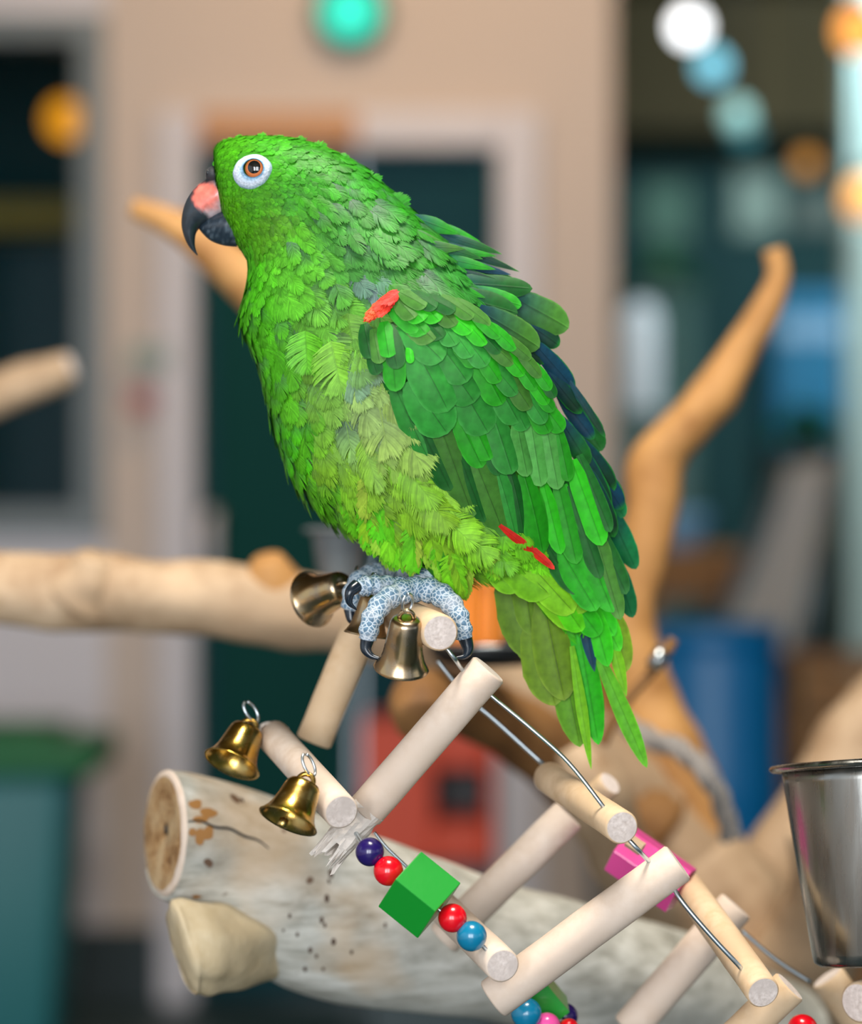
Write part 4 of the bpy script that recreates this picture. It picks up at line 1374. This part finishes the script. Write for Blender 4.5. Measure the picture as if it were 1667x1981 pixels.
def body_feather(u, v, p, px, py, L, W, near, rng):
    e = 0.004
    du = (surf(u + e, v) - surf(u - e, v))
    dv = (surf(u, v + 0.03) - surf(u, v - 0.03))
    n = du.cross(dv)
    c = surf(u, 0) * 0.5 + surf(u, PI) * 0.5
    if n.dot(p - c) < 0:
        n = -n
    n.normalize()
    d = du.normalized()
    d = (d + dv.normalized() * rng.uniform(-0.22, 0.22)).normalized()
    if px < 560 and py > 480:                     # ruffled breast: tips stand off the body
        lift = rng.uniform(0.10, 0.26)
    elif py < 430 and px < 620:
        lift = rng.uniform(0.07, 0.17)
    else:
        lift = rng.uniform(0.09, 0.20)
    if 560 < px < 840 and 400 < py < 600:         # shaggy neck
        lift = rng.uniform(0.10, 0.30)
        L *= 1.2
    if py > 900:
        d = (d + Vector((0, 0, -0.45))).normalized()
    L = L * U * rng.uniform(0.85, 1.2); W = W * U * rng.uniform(0.85, 1.15)
    base = p - d * L * 0.35 - n * L * 0.03
    tip = base + d * L + n * L * lift
    col = plume(px + rng.uniform(-10, 10), py + rng.uniform(-10, 10))
    br = rng.uniform(0.78, 1.2)
    col = tuple(c * br for c in col)
    big = L / U
    N = 5 if big < 22 else (12 if big < 40 else (26 if near else 8))
    if big > 70 and near:
        N = 40
    wisp = py > 880
    vs, fs, cs = soft_feather(L, W, N, rng, col, 0.08 if big > 40 else 0.04, 0.14, 0.25 if big > 60 else 0.1, 1.8 if wisp else 1.0, rgb(70, 92, 84) if big > 60 and rng.random() < 0.5 else None)
    m = placeM(base, tip, n)
    return [m @ q for q in vs], fs, cs

rng = random.Random(101)
# the feathers that show largest, on the side facing the camera, are parts of their own
vis = sorted([q for q in placed if math.sin(q[1]) > -0.05], key=lambda q: -(q[5] * q[6]))[:285]
visid = set(id(q) for q in vis)
sv, sf, sc_ = [], [], []
for q in placed:
    vs, fs, cs = body_feather(*q, rng)
    if id(q) in visid:
        obj('body_feather', (vs, fs), M['feather'], body, cols=cs)
    else:
        k = len(sv)
        sv += vs; sc_ += cs
        sf += [tuple(i + k for i in f) for f in fs]
obj('fine_plumage', (sv, sf), M['feather'], body, cols=sc_, kind='stuff', label='short fine green plumage of head and flanks')

# ---------------------------------------------------------------- wing
def WD(x, y):
    """how far the folded wing lies in front of the mid plane, px"""
    g = 82 + 136 * math.exp(-((x - 800) / 265) ** 2 - ((y - 740) / 265) ** 2)
    h_, n_ = hit(x, y)
    if h_:
        g = max(g, (BD - h_.y) / U + 14)
    return g
def Wp(x, y, lay=0.0):
    d = WD(x, y) + lay
    return P(x, y, BD - d * U)
def wing_base_geo(sign):
    fr_ = cr([(712, 640), (760, 790), (840, 890), (930, 990), (1040, 1045), (1150, 1150)], 6)
    bk_ = cr([(765, 590), (900, 612), (1000, 705), (1065, 810), (1120, 930), (1178, 1090)], 6)
    vs, fs = [], []
    n = len(fr_); m = 10
    for i in range(n):
        for k in range(m + 1):
            t = k / m
            x = fr_[i][0] + (bk_[i][0] - fr_[i][0]) * t
            y = fr_[i][1] + (bk_[i][1] - fr_[i][1]) * t
            d = WD(x, y) - 26
            q = P(x, y, BD - d * U)
            if sign < 0:
                q = Vector((q.x, 2 * BD - q.y, q.z))
            vs.append(q)
    for i in range(n - 1):
        for k in range(m):
            fs.append((i * (m + 1) + k, i * (m + 1) + k + 1, (i + 1) * (m + 1) + k + 1, (i + 1) * (m + 1) + k))
    return vs, fs
wing = obj('wing', wing_base_geo(1), M['skin_under_wing'], bird, label='folded green wing')
sm = wing.modifiers.new('thick', 'SOLIDIFY'); sm.thickness = 8 * U; sm.offset = 0
farw = obj('wing', wing_base_geo(-1), M['skin_under_wing'], bird, label='far folded wing')
sm = farw.modifiers.new('thick', 'SOLIDIFY'); sm.thickness = 8 * U; sm.offset = 0

GC = rgb(46, 142, 50); GB = rgb(34, 152, 22); GD = rgb(16, 92, 26); GL = rgb(82, 164, 70); BLU = rgb(6, 60, 82); OL = rgb(64, 122, 40); BR = rgb(40, 178, 16)
RED = rgb(226, 44, 30); TG = rgb(10, 120, 62); YG = rgb(112, 184, 20); OLV = rgb(104, 140, 26); DOL = rgb(96, 134, 28)
DK = rgb(8, 58, 34)
rng = random.Random(31)
def vane(name, bx_, by_, tx, ty, w_, col, lay=0.0, parent=None, dB=None, dT=None, edge=None, basec=None, bend=0.06, point=0.0, skew=0.0, roll=0.0, camber=0.2, mt='vane'):
    if dB is None:
        A = Wp(bx_, by_, lay - 5); B = Wp(tx, ty, lay + 3)
    else:
        A = P(bx_, by_, BD - dB * U); B = P(tx, ty, BD - (dT if dT is not None else dB) * U)
    L = (B - A).length
    br = rng.uniform(0.88, 1.14)
    col = tuple(c * br for c in col)
    nrm = Vector((roll, -1, 0.15))
    if dB is None:                                # follow the wing's own curvature
        mx, my = (bx_ + tx) / 2, (by_ + ty) / 2
        gx = (WD(mx + 5, my) - WD(mx - 5, my)) / 10; gy = (WD(mx, my + 5) - WD(mx, my - 5)) / 10
        nrm = Vector((-gx + roll, -1, gy))
    arch = 0.0
    if dB is None:
        arch = (WD(mx, my) - (WD(bx_, by_) + WD(tx, ty)) / 2) * U
    vs, fs, cs, uv = vane_feather(L, w_ * U * 0.97, rng, col, edge, basec, bend, camber, point, skew, arch=arch)
    m = placeM(A, B, nrm)
    return obj(name, ([m @ q for q in vs], fs), M[mt], parent or wing, cols=cs, uvs=uv)

# flight feathers (bx, by, tx, ty, width, colour, layer)
FL = [(842, 800, 916, 1002, 62, OL, 4), (868, 830, 938, 1012, 40, GD, 2.5), (905, 860, 977, 1038, 66, OL, 3), (955, 890, 1002, 1050, 44, GC, 1), (985, 905, 1018, 1056, 34, GD, -0.5), (1012, 915, 1052, 1072, 60, GB, 0.5), (1050, 930, 1086, 1073, 36, BR, -1),
      (1078, 930, 1116, 1092, 46, GB, -2), (1100, 940, 1162, 1120, 40, GD, -3), (1085, 940, 1187, 1186, 62, GB, -4), (1106, 890, 1166, 1056, 50, BR, 0), (1130, 960, 1201, 1200, 44, OL, -5),
      (1120, 880, 1182, 1030, 34, GD, -2), (1070, 1040, 1154, 1182, 56, GB, -7), (1030, 1010, 1120, 1150, 48, GD, -9), (760, 740, 836, 905, 56, GC, 1), (800, 800, 872, 950, 50, GD, 2), (1145, 1000, 1212, 1150, 40, GD, -9)]
for q in FL:
    vane('flight_feather', *q[:7], bend=0.03)
# coverts
CV = [(844, 770, 912, 880, 44, GD, 6), (880, 800, 935, 905, 48, GB, 7), (930, 830, 966, 920, 30, GD, 6),
      (952, 800, 994, 917, 62, GC, 12), (998, 812, 1024, 922, 48, GL, 11), (1026, 815, 1049, 942, 48, GL, 10), (1054, 815, 1082, 948, 46, GL, 9), (1076, 820, 1102, 932, 34, GB, 8), (905, 800, 950, 890, 56, GB, 9),
      (792, 735, 866, 840, 84, GC, 14), (890, 745, 946, 838, 76, GC, 14), (790, 655, 868, 795, 84, GC, 20), (870, 715, 919, 778, 68, GC, 17), (850, 668, 905, 738, 62, GC, 21), (918, 690, 974, 782, 58, GB, 19), (956, 735, 1006, 818, 60, GC, 16),
      (985, 770, 1020, 832, 44, GC, 14), (990, 715, 1037, 786, 46, GB, 19), (1024, 765, 1064, 838, 48, GB, 17), (1048, 780, 1090, 835, 40, GB, 15), (775, 625, 856, 695, 66, GC, 26), (780, 605, 840, 656, 58, OL, 30), (880, 660, 930, 702, 50, GB, 24),
      (930, 670, 996, 752, 48, GB, 24), (965, 700, 1030, 760, 40, BR, 22)]
for q in CV:
    vane('wing_covert', *q[:7])
def row(bs, ts, n, w0, w1, colf, lay, name='wing_covert'):
    b = cr(bs, 20); t = cr(ts, 20)
    for i in range(n):
        f = i / (n - 1)
        p = b[int(f * (len(b) - 1))]; q = t[int(f * (len(t) - 1))]
        j = lambda: rng.uniform(-5, 5)
        vane(name, p[0] + j(), p[1] + j(), q[0] + j(), q[1] + j(), (w0 + (w1 - w0) * f) * rng.uniform(0.9, 1.1), rng.choice(colf), lay - i * 0.5)
row([(752, 588), (840, 615), (925, 675), (1010, 755)], [(812, 632), (885, 668), (968, 735), (1056, 820)], 10, 52, 40, [GC, GB, OL, GD], 31)
row([(762, 575), (850, 592), (945, 655), (1035, 745)], [(806, 610), (905, 640), (1002, 712), (1075, 800)], 12, 44, 32, [GB, GD, OL, BR], 36)
row([(768, 566), (860, 575), (960, 635), (1040, 720)], [(820, 590), (925, 618), (1016, 690), (1078, 772)], 11, 36, 26, [GD, OL, GD, GB], 41)
for q in ((704, 626, 716, 692, 38, GD, 24), (722, 636, 734, 702, 34, OL, 26), (742, 622, 752, 690, 40, GB, 28), (758, 640, 764, 756, 46, GB, 22), (752, 628, 768, 712, 40, GD, 27), (716, 680, 730, 724, 30, GD, 20), (790, 668, 794, 702, 16, BR, 24)):
    vane('wing_covert', *q[:7])
# red patch at the bend of the wing
for q in ((768, 560, 722, 600, 22), (762, 566, 708, 612, 24), (752, 580, 704, 622, 24), (774, 564, 738, 590, 20), (764, 576, 722, 608, 24), (748, 578, 714, 606, 20), (742, 592, 706, 618, 20), (756, 588, 730, 612, 18), (770, 572, 748, 590, 14)):
    A, B = Wp(q[0], q[1], 34), Wp(q[2], q[3], 44 + rng.uniform(0, 6))
    vs, fs, cs = soft_feather((B - A).length, q[4] * U, 16, rng, rng.choice((RED, rgb(236, 60, 40), rgb(244, 96, 50))), 0.05, 0.2, 0.1, 1.6, RED)
    m = placeM(A, B, Vector((-0.35, -1, 0.2)))
    obj('red_feather', ([m @ v for v in vs], fs), M['feather'], wing, cols=cs)
vane('red_feather', 978, 1024, 1074, 1104, 17, RED, 6, None)
vane('red_feather', 966, 1016, 1040, 1076, 18, RED, 5, None)

# mantle, scapulars and far wing, standing out behind the back
MT = [(846, 545, 1032, 556, 46, GD, 96, 70), (830, 560, 1004, 604, 58, GD, 120, 92), (900, 560, 1010, 590, 40, GB, 92, 80), (985, 572, 1102, 634, 68, OL, 62, 40), (925, 600, 1046, 672, 64, OL, 118, 90), (1020, 625, 1083, 668, 42, DK, 50, 40),
      (960, 640, 1060, 700, 40, DK, 92, 70), (1030, 660, 1113, 753, 40, BLU, 76, 50), (1100, 735, 1172, 846, 17, DK, 48, 40), (1096, 740, 1168, 830, 14, BLU, 46, 40), (1110, 790, 1166, 872, 50, GD, 20, 10), (1060, 720, 1126, 800, 34, DK, 60, 44),
      (1080, 760, 1150, 850, 36, BLU, 30, 20), (1120, 850, 1190, 950, 44, DK, 30, 10), (1140, 890, 1206, 986, 48, BLU, 20, 0), (1090, 820, 1140, 900, 40, GD, 62, 50), (1150, 930, 1210, 1000, 44, TG, 0, -10),
      (1165, 960, 1232, 1102, 46, TG, -6, -20), (1180, 1060, 1225, 1196, 42, TG, -10, -20), (1110, 850, 1180, 990, 44, DK, 44, 30), (1060, 790, 1128, 870, 34, BLU, 56, 48), (1130, 900, 1190, 1040, 44, DK, 40, 30)]
for (bx_, by_, tx, ty, w_, c, d0, d1) in MT:
    e_ = rgb(30, 140, 40) if c in (BLU, DK) else None
    vane('back_feather', bx_, by_, tx, ty, w_, c, 0, body, d0, d1, edge=e_, basec=BLU, point=0.15)
for (bx_, by_, tx, ty, w_, c, d0) in [(820, 432, 930, 466, 30, GB, 30), (850, 452, 972, 490, 24, GD, 30), (860, 470, 1006, 524, 22, DK, 40), (850, 480, 962, 494, 20, GB, 60), (860, 500, 990, 530, 24, BLU, 60), (830, 470, 935, 500, 26, GD, 80), (840, 495, 960, 520, 26, GB, 84),
                                    (800, 420, 890, 452, 34, GB, 40), (850, 520, 975, 545, 26, DK, 84), (800, 510, 900, 540, 30, OL, 108), (790, 535, 890, 560, 32, GD, 120), (760, 540, 860, 575, 30, DK, 134), (800, 475, 900, 480, 28, OL, 90), (880, 505, 1000, 540, 26, GD, 30), (840, 540, 940, 575, 26, GB, 110), (770, 450, 860, 470, 34, OL, 86)]:
    vane('back_feather', bx_, by_, tx, ty, w_, c, 0, body, d0, d0 - 6, edge=rgb(60, 150, 40) if c != BLU else None, basec=BLU, point=0.9)

# under tail coverts and tail
TL = [(985, 1040, 1126, 1218, 76, YG, 80, 50), (950, 1040, 1066, 1152, 92, YG, 88, 74), (1000, 1065, 1112, 1186, 70, rgb(120, 190, 30), 86, 60), (1050, 1110, 1128, 1222, 56, rgb(86, 208, 12), 66, 46), (930, 1060, 1010, 1140, 70, YG, 84, 76), (1040, 1090, 1140, 1180, 60, YG, 60, 50), (1090, 1140, 1160, 1230, 50, BR, 46, 40)]
tail = obj('tail', tube([O(1040, 1120, 0), O(1090, 1200, 0), O(1130, 1280, 0), O(1150, 1330, 0)], [26 * U, 16 * U, 8 * U, 3 * U], 14, True), M['skin_under'], bird, label='tail root')
for q in TL:
    vane('tail_covert', q[0], q[1], q[2], q[3], q[4], q[5], 0, tail, q[6], q[7], bend=0.05)
TF = [(975, 1110, 1040, 1280, 92, DOL, 10, 4), (990, 1120, 1052, 1300, 84, DOL, 4, 0), (1050, 1160, 1092, 1356, 86, OLV, 20, 16), (1030, 1200, 1074, 1366, 92, OLV, 8, 6), (1080, 1240, 1122, 1446, 66, rgb(84, 140, 22), 4, 2), (1112, 1180, 1158, 1442, 54, BR, 14, 10), (1140, 1160, 1176, 1290, 48, rgb(50, 196, 16), 18, 16),
      (1165, 1150, 1212, 1300, 60, OLV, 2, 0), (1106, 1250, 1144, 1490, 24, YG, 22, 20), (1150, 1250, 1252, 1486, 36, rgb(90, 176, 30), 10, 8), (1180, 1220, 1212, 1348, 26, YG, 6, 4), (1100, 1160, 1140, 1360, 60, GB, 0, -4), (1070, 1140, 1110, 1320, 70, rgb(70, 150, 24), -6, -8), (1124, 1170, 1150, 1300, 30, BLU, 17, 14),
      (1010, 1100, 1030, 1230, 60, DOL, 16, 10), (1100, 1110, 1190, 1230, 60, BR, 14, 12), (1130, 1130, 1200, 1260, 50, rgb(60, 190, 20), 10, 8)]
for (bx_, by_, tx, ty, w_, c, d0, d1) in TF:
    vane('tail_feather', bx_, by_, tx, ty, w_, c, 0, tail, d0, d1, bend=0.02, point=0.3 if w_ > 30 else 0.7, basec=None)

# loose belly and thigh wisps hanging over the feet
rng = random.Random(8)
def wisp(bx_, by_, tx, ty, w_, col, d0, d1, N=18, frg=2.0, pale=False):
    A = P(bx_, by_, BD - d0 * U); B = P(tx, ty, BD - d1 * U)
    L = (B - A).length
    vs, fs, cs = soft_feather(L, w_ * U, N, rng, tuple(c * rng.uniform(0.85, 1.15) for c in col), 0.05, 0.25, 0.2, frg, None)
    m = placeM(A, B, Vector((rng.uniform(-0.3, 0.3), -1, 0.1)))
    obj('belly_feather', ([m @ q for q in vs], fs), M['feather'], body, cols=cs)
YB = rgb(124, 192, 30); YB2 = rgb(98, 190, 24); YB3 = rgb(140, 190, 50)
for i in range(46):
    f = rng.random()
    tx = 690 + 290 * f + rng.uniform(-8, 8)
    # lower silhouette of the belly and thigh
    sil = [(690, 1050), (720, 1072), (760, 1104), (800, 1116), (840, 1120), (870, 1140), (902, 1168), (930, 1150), (955, 1132), (985, 1100)]
    ys = sil[-1][1]
    for (x0, y0), (x1, y1) in zip(sil, sil[1:]):
        if x0 <= tx <= x1:
            ys = y0 + (y1 - y0) * (tx - x0) / (x1 - x0)
    ty = ys - rng.choice((0, 0, 12, 30, 55)) * rng.random()
    L = rng.uniform(70, 110)
    ang = math.radians(rng.uniform(62, 98)) if tx < 860 else math.radians(rng.uniform(70, 105))
    bx_, by_ = tx - math.cos(ang) * L, ty - math.sin(ang) * L
    h_, n_ = hit(bx_, by_)
    d0 = (BD - h_.y) / U + 6 if h_ else 60
    wisp(bx_, by_, tx, ty, rng.uniform(26, 52), rng.choice((YB, YB2, YB3)), d0, max(d0 - 30, 46))
for (bx_, by_, tx, ty, w_, c, dd) in [(690, 735, 760, 850, 96, YB3, 176), (712, 790, 790, 930, 92, rgb(140, 186, 58), 178), (760, 880, 850, 985, 84, YB, 178), (800, 930, 880, 1030, 90, YB, 172), (842, 985, 925, 1062, 86, YB, 160), (700, 850, 735, 960, 50, YB3, 182), (640, 660, 664, 772, 100, rgb(120, 180, 50), 178), (672, 606, 688, 700, 90, rgb(100, 172, 46), 170), (590, 640, 596, 730, 80, rgb(100, 176, 40), 172), (880, 1010, 960, 1090, 80, YB, 140), (930, 1040, 1000, 1110, 70, YG, 110)]:
    wisp(bx_, by_, tx, ty, w_, c, dd, dd + 6, 44, 1.2, True)

# ruffled tufts on the forehead and crown
for (bx_, by_, tx, ty, w_, d0) in ((440, 292, 430, 264, 16, 20), (450, 288, 446, 259, 18, 10), (462, 284, 470, 256, 18, 14), (430, 300, 418, 276, 14, 24), (490, 282, 512, 253, 20, 8), (520, 280, 552, 257, 22, 14), (560, 284, 598, 264, 24, 20), (424, 320, 409, 304, 12, 24), (600, 296, 640, 280, 28, 26), (640, 318, 690, 304, 34, 30), (690, 350, 744, 346, 38, 34), (735, 390, 796, 396, 40, 40)):
    wisp(bx_ + rng.uniform(-6, 6), by_, tx + rng.uniform(-8, 8), ty + rng.uniform(0, 8), w_ * 1.25, plume(tx, ty + 12), d0, d0 - 4, 14, 1.6)
# ---------------------------------------------------------------- eye
ep, en = hit(EYE[0], EYE[1])
en = (en * 0.4 + Vector((-0.12, -1, 0.02)) * 0.6).normalized()
Mx = axisM(ep - en * 0.001, ep + en)
M3 = Mx.to_3x3()
ering_v, ering_f, ering_c = [], [], []
K = 48
ringdef = [(1.04, -0.0022, (150, 186, 214)), (1.0, 0.0006, (196, 218, 238)), (0.86, 0.0022, (222, 228, 240)), (0.70, 0.0026, (204, 220, 238)), (0.60, 0.0028, (150, 196, 226)), (0.545, 0.0034, (58, 110, 146)), (0.52, 0.0028, (34, 52, 66))]
exx = Vector((1, 0, 0)) - en * en.x; exx.normalize()
ezz = en.cross(exx); ezz = ezz if ezz.z > 0 else -ezz
ec2 = P(495, 327, ep.y)
for (q, h, c) in ringdef:
    for k in range(K):
        a = 2 * PI * k / K
        tear = 1 + 0.10 * math.cos(a - math.radians(205)) + 0.05 * math.cos(2 * (a - math.radians(215)))
        rx, ry = 36 * U, 33 * U
        wob = 1 + 0.03 * noise.noise(Vector((math.cos(a) * 3, math.sin(a) * 3, q * 4)))
        off = (exx * rx * math.cos(a) + ezz * ry * math.sin(a)) * q * (tear if q > 0.6 else 1.0) * wob
        sh = exx * (3 * U) * (1 - q) + ezz * (4 * U) * (1 - q)
        ering_v.append(ep + off + sh + en * (h + 0.0012))
        ering_c.append(rgb(*c))
for i in range(len(ringdef) - 1):
    for k in range(K):
        k2 = (k + 1) % K
        ering_f.append((i * K + k, i * K + k2, (i + 1) * K + k2, (i + 1) * K + k))
obj('eye_ring', (ering_v, ering_f), M['eye_skin'], bird, cols=ering_c, label='bare white skin around the eye')
ec = ep + exx * 3 * U + ezz * 4 * U + en * 0.0002
Me = axisM(ec, ec + en)
RB = 20 * U
eye = obj('eye', lathe([(RB * math.sin(t), 0.001 + RB * 0.62 * math.cos(t)) for t in [PI / 2 * k / 12 for k in range(12, 6, -1)]] , 40, Me), M['eyelid'], bird, label='round orange and black eye')
obj('iris', lathe([(RB * q, 0.001 + RB * 0.62 * math.sqrt(max(0, 1 - q * q)) + 0.0004) for q in (0.97, 0.9, 0.8, 0.7, 0.62)], 40, Me), M['iris'], eye, label='orange iris')
obj('pupil', lathe([(RB * q, 0.001 + RB * 0.62 * math.sqrt(max(0, 1 - q * q)) + 0.0004) for q in (0.63, 0.5, 0.35, 0.2, 0.0)], 40, Me), M['pupil'], eye, label='black pupil')

# ---------------------------------------------------------------- beak
def beak(secs, name, colf, lab):
    pts = cr(secs, 6)
    vs, fs, cs = [], [], []
    n = 28
    for i, (ox, oy, ix, iy, h) in enumerate(pts):
        for k in range(n):
            a = 2 * PI * k / n
            c, s = math.cos(a), math.sin(a)
            x = (ox + ix) / 2 + (ox - ix) / 2 * c; y = (oy + iy) / 2 + (oy - iy) / 2 * c
            # culmen ridge: narrower towards the outer edge
            hh = h * (1 - 0.25 * max(0, c))
            vs.append(O(x, y, hh * s))
            cs.append(colf(x, y, i / (len(pts) - 1)))
    m = len(pts)
    for i in range(m - 1):
        for k in range(n):
            k2 = (k + 1) % n
            fs.append((i * n + k, i * n + k2, (i + 1) * n + k2, (i + 1) * n + k))
    fs.append(tuple(range(n))); fs.append(tuple((m - 1) * n + k for k in range(n - 1, -1, -1)))
    return obj(name, (vs, fs), M['beak'], bird, cols=cs, label=lab)
def mixc(a, b, t):
    return tuple(x + (y - x) * t for x, y in zip(a, b))
HORN = rgb(44, 54, 62); HORN2 = rgb(84, 94, 102); PK = rgb(246, 128, 112); PW = rgb(214, 190, 194)
def upc(x, y, t):
    d = math.hypot((x - 402) / 30, (y - 384) / 30)
    d2 = math.hypot((x - 418) / 30, (y - 392) / 34)
    nz_ = noise.noise(Vector((x * 0.09, y * 0.09, 0.3))) * 0.28
    c = HORN
    if d2 + nz_ < 1.15:
        c = mixc(PW, HORN, min(1, max(0, (d2 + nz_ - 0.8) / 0.35)))
    if d + nz_ < 1.0:
        c = mixc(PK, c, min(1, max(0, (d + nz_ - 0.72) / 0.28)))
    if y < 352 and x < 420:
        c = mixc(rgb(60, 62, 66), c, 0.3)
    return c
beak([(414, 338, 446, 410, 44), (396, 348, 440, 414, 43), (376, 364, 426, 420, 39), (361, 386, 404, 432, 33), (353, 410, 387, 441, 26), (351, 436, 379, 452, 19), (357, 460, 377, 470, 13), (367, 479, 379, 483, 7), (381, 494, 383, 494, 1)], 'upper_beak', upc, 'dark hooked upper beak with a pink patch')
def loc(x, y, t):
    q = noise.noise(Vector((x * 0.12, y * 0.12, 2.3)))
    return mixc(rgb(40, 54, 66), rgb(120, 136, 148), max(0, q - 0.2) * 1.6)
beak([(383, 440, 386, 432, 4), (392, 452, 398, 426, 18), (408, 466, 412, 414, 28), (432, 475, 432, 404, 36), (458, 478, 452, 402, 42)], 'lower_beak', loc, 'dark lower beak')
# cere with nostril
obj('cere', sphere(O(414, 340, 0), 24 * U, 20, 14, (0.7, 1.5, 0.75)), mat('cere_skin', rgb(54, 56, 60), 0.6), bird, label='dark skin above the beak')
obj('nostril', sphere(O(404, 337, 26), 4.5 * U, 12, 8, (0.8, 0.6, 1.2)), M['black'], bird)

# ---------------------------------------------------------------- feet
def toe(pts, foot, claw, m='scales'):
    q = cr(pts, 7)
    path, rad = [], []
    for i, (x, y, D, r) in enumerate(q):
        path.append(P(x, y, D))
        rad.append(r * D / F * (1 + 0.09 * math.sin(i * 1.35)))
    obj('toe', tube(path, rad, 18, True, 0.06, 350.0, pts[0][0], dome=True), M[m], foot)
    if claw:
        q = cr(claw, 6)
        n_ = len(q)
        r0 = 12.5 * U
        obj('claw', tube([P(*c) for c in q], [r0 * (1 - (i / (n_ - 1)) ** 1.3) + 0.0002 for i in range(n_)], 14, True), M['claw'], foot, label='dark curved claw')
foot = obj('foot', tube([O(866, 1080, 62), P(845, 1105, 1.292), P(815, 1130, 1.284), P(795, 1142, 1.278), P(776, 1146, 1.278)], [26 * U, 24 * U, 25 * U, 24 * U, 16 * U], 20, True, 0.05, 300, 1, dome=True), M['scales'], bird, label='scaly grey foot gripping the dowel')
toe([(806, 1140, 1.278, 24), (770, 1148, 1.270, 23), (738, 1168, 1.262, 22), (718, 1202, 1.258, 21), (711, 1236, 1.258, 18)], foot, [(710, 1238, 1.258), (708, 1256, 1.256), (720, 1270, 1.254), (743, 1275, 1.252)])
toe([(800, 1140, 1.278, 24), (838, 1144, 1.272, 24), (870, 1166, 1.266, 22), (890, 1200, 1.262, 20), (898, 1234, 1.262, 17)], foot, [(900, 1236, 1.262), (905, 1256, 1.260), (898, 1270, 1.258), (880, 1272, 1.256)])
toe([(800, 1138, 1.284, 22), (765, 1134, 1.278, 19), (730, 1132, 1.272, 19), (704, 1134, 1.268, 19), (694, 1142, 1.266, 16)], foot, [(690, 1134, 1.265), (677, 1146, 1.262), (676, 1166, 1.262), (690, 1180, 1.263)])
foot2 = obj('foot', tube([O(850, 1070, -62), P(800, 1100, 1.325), P(765, 1113, 1.328), P(730, 1118, 1.325)], [26 * U, 26 * U, 24 * U, 20 * U], 18, True, 0.05, 300, 4, dome=True), M['scales'], bird, label='far grey foot')
toe([(750, 1113, 1.325, 22), (710, 1116, 1.315, 22), (686, 1142, 1.305, 22), (678, 1178, 1.305, 18)], foot2, [(678, 1180, 1.305), (680, 1200, 1.303), (690, 1210, 1.302)])
toe([(770, 1111, 1.330, 22), (740, 1107, 1.322, 21), (715, 1111, 1.316, 18)], foot2, None)
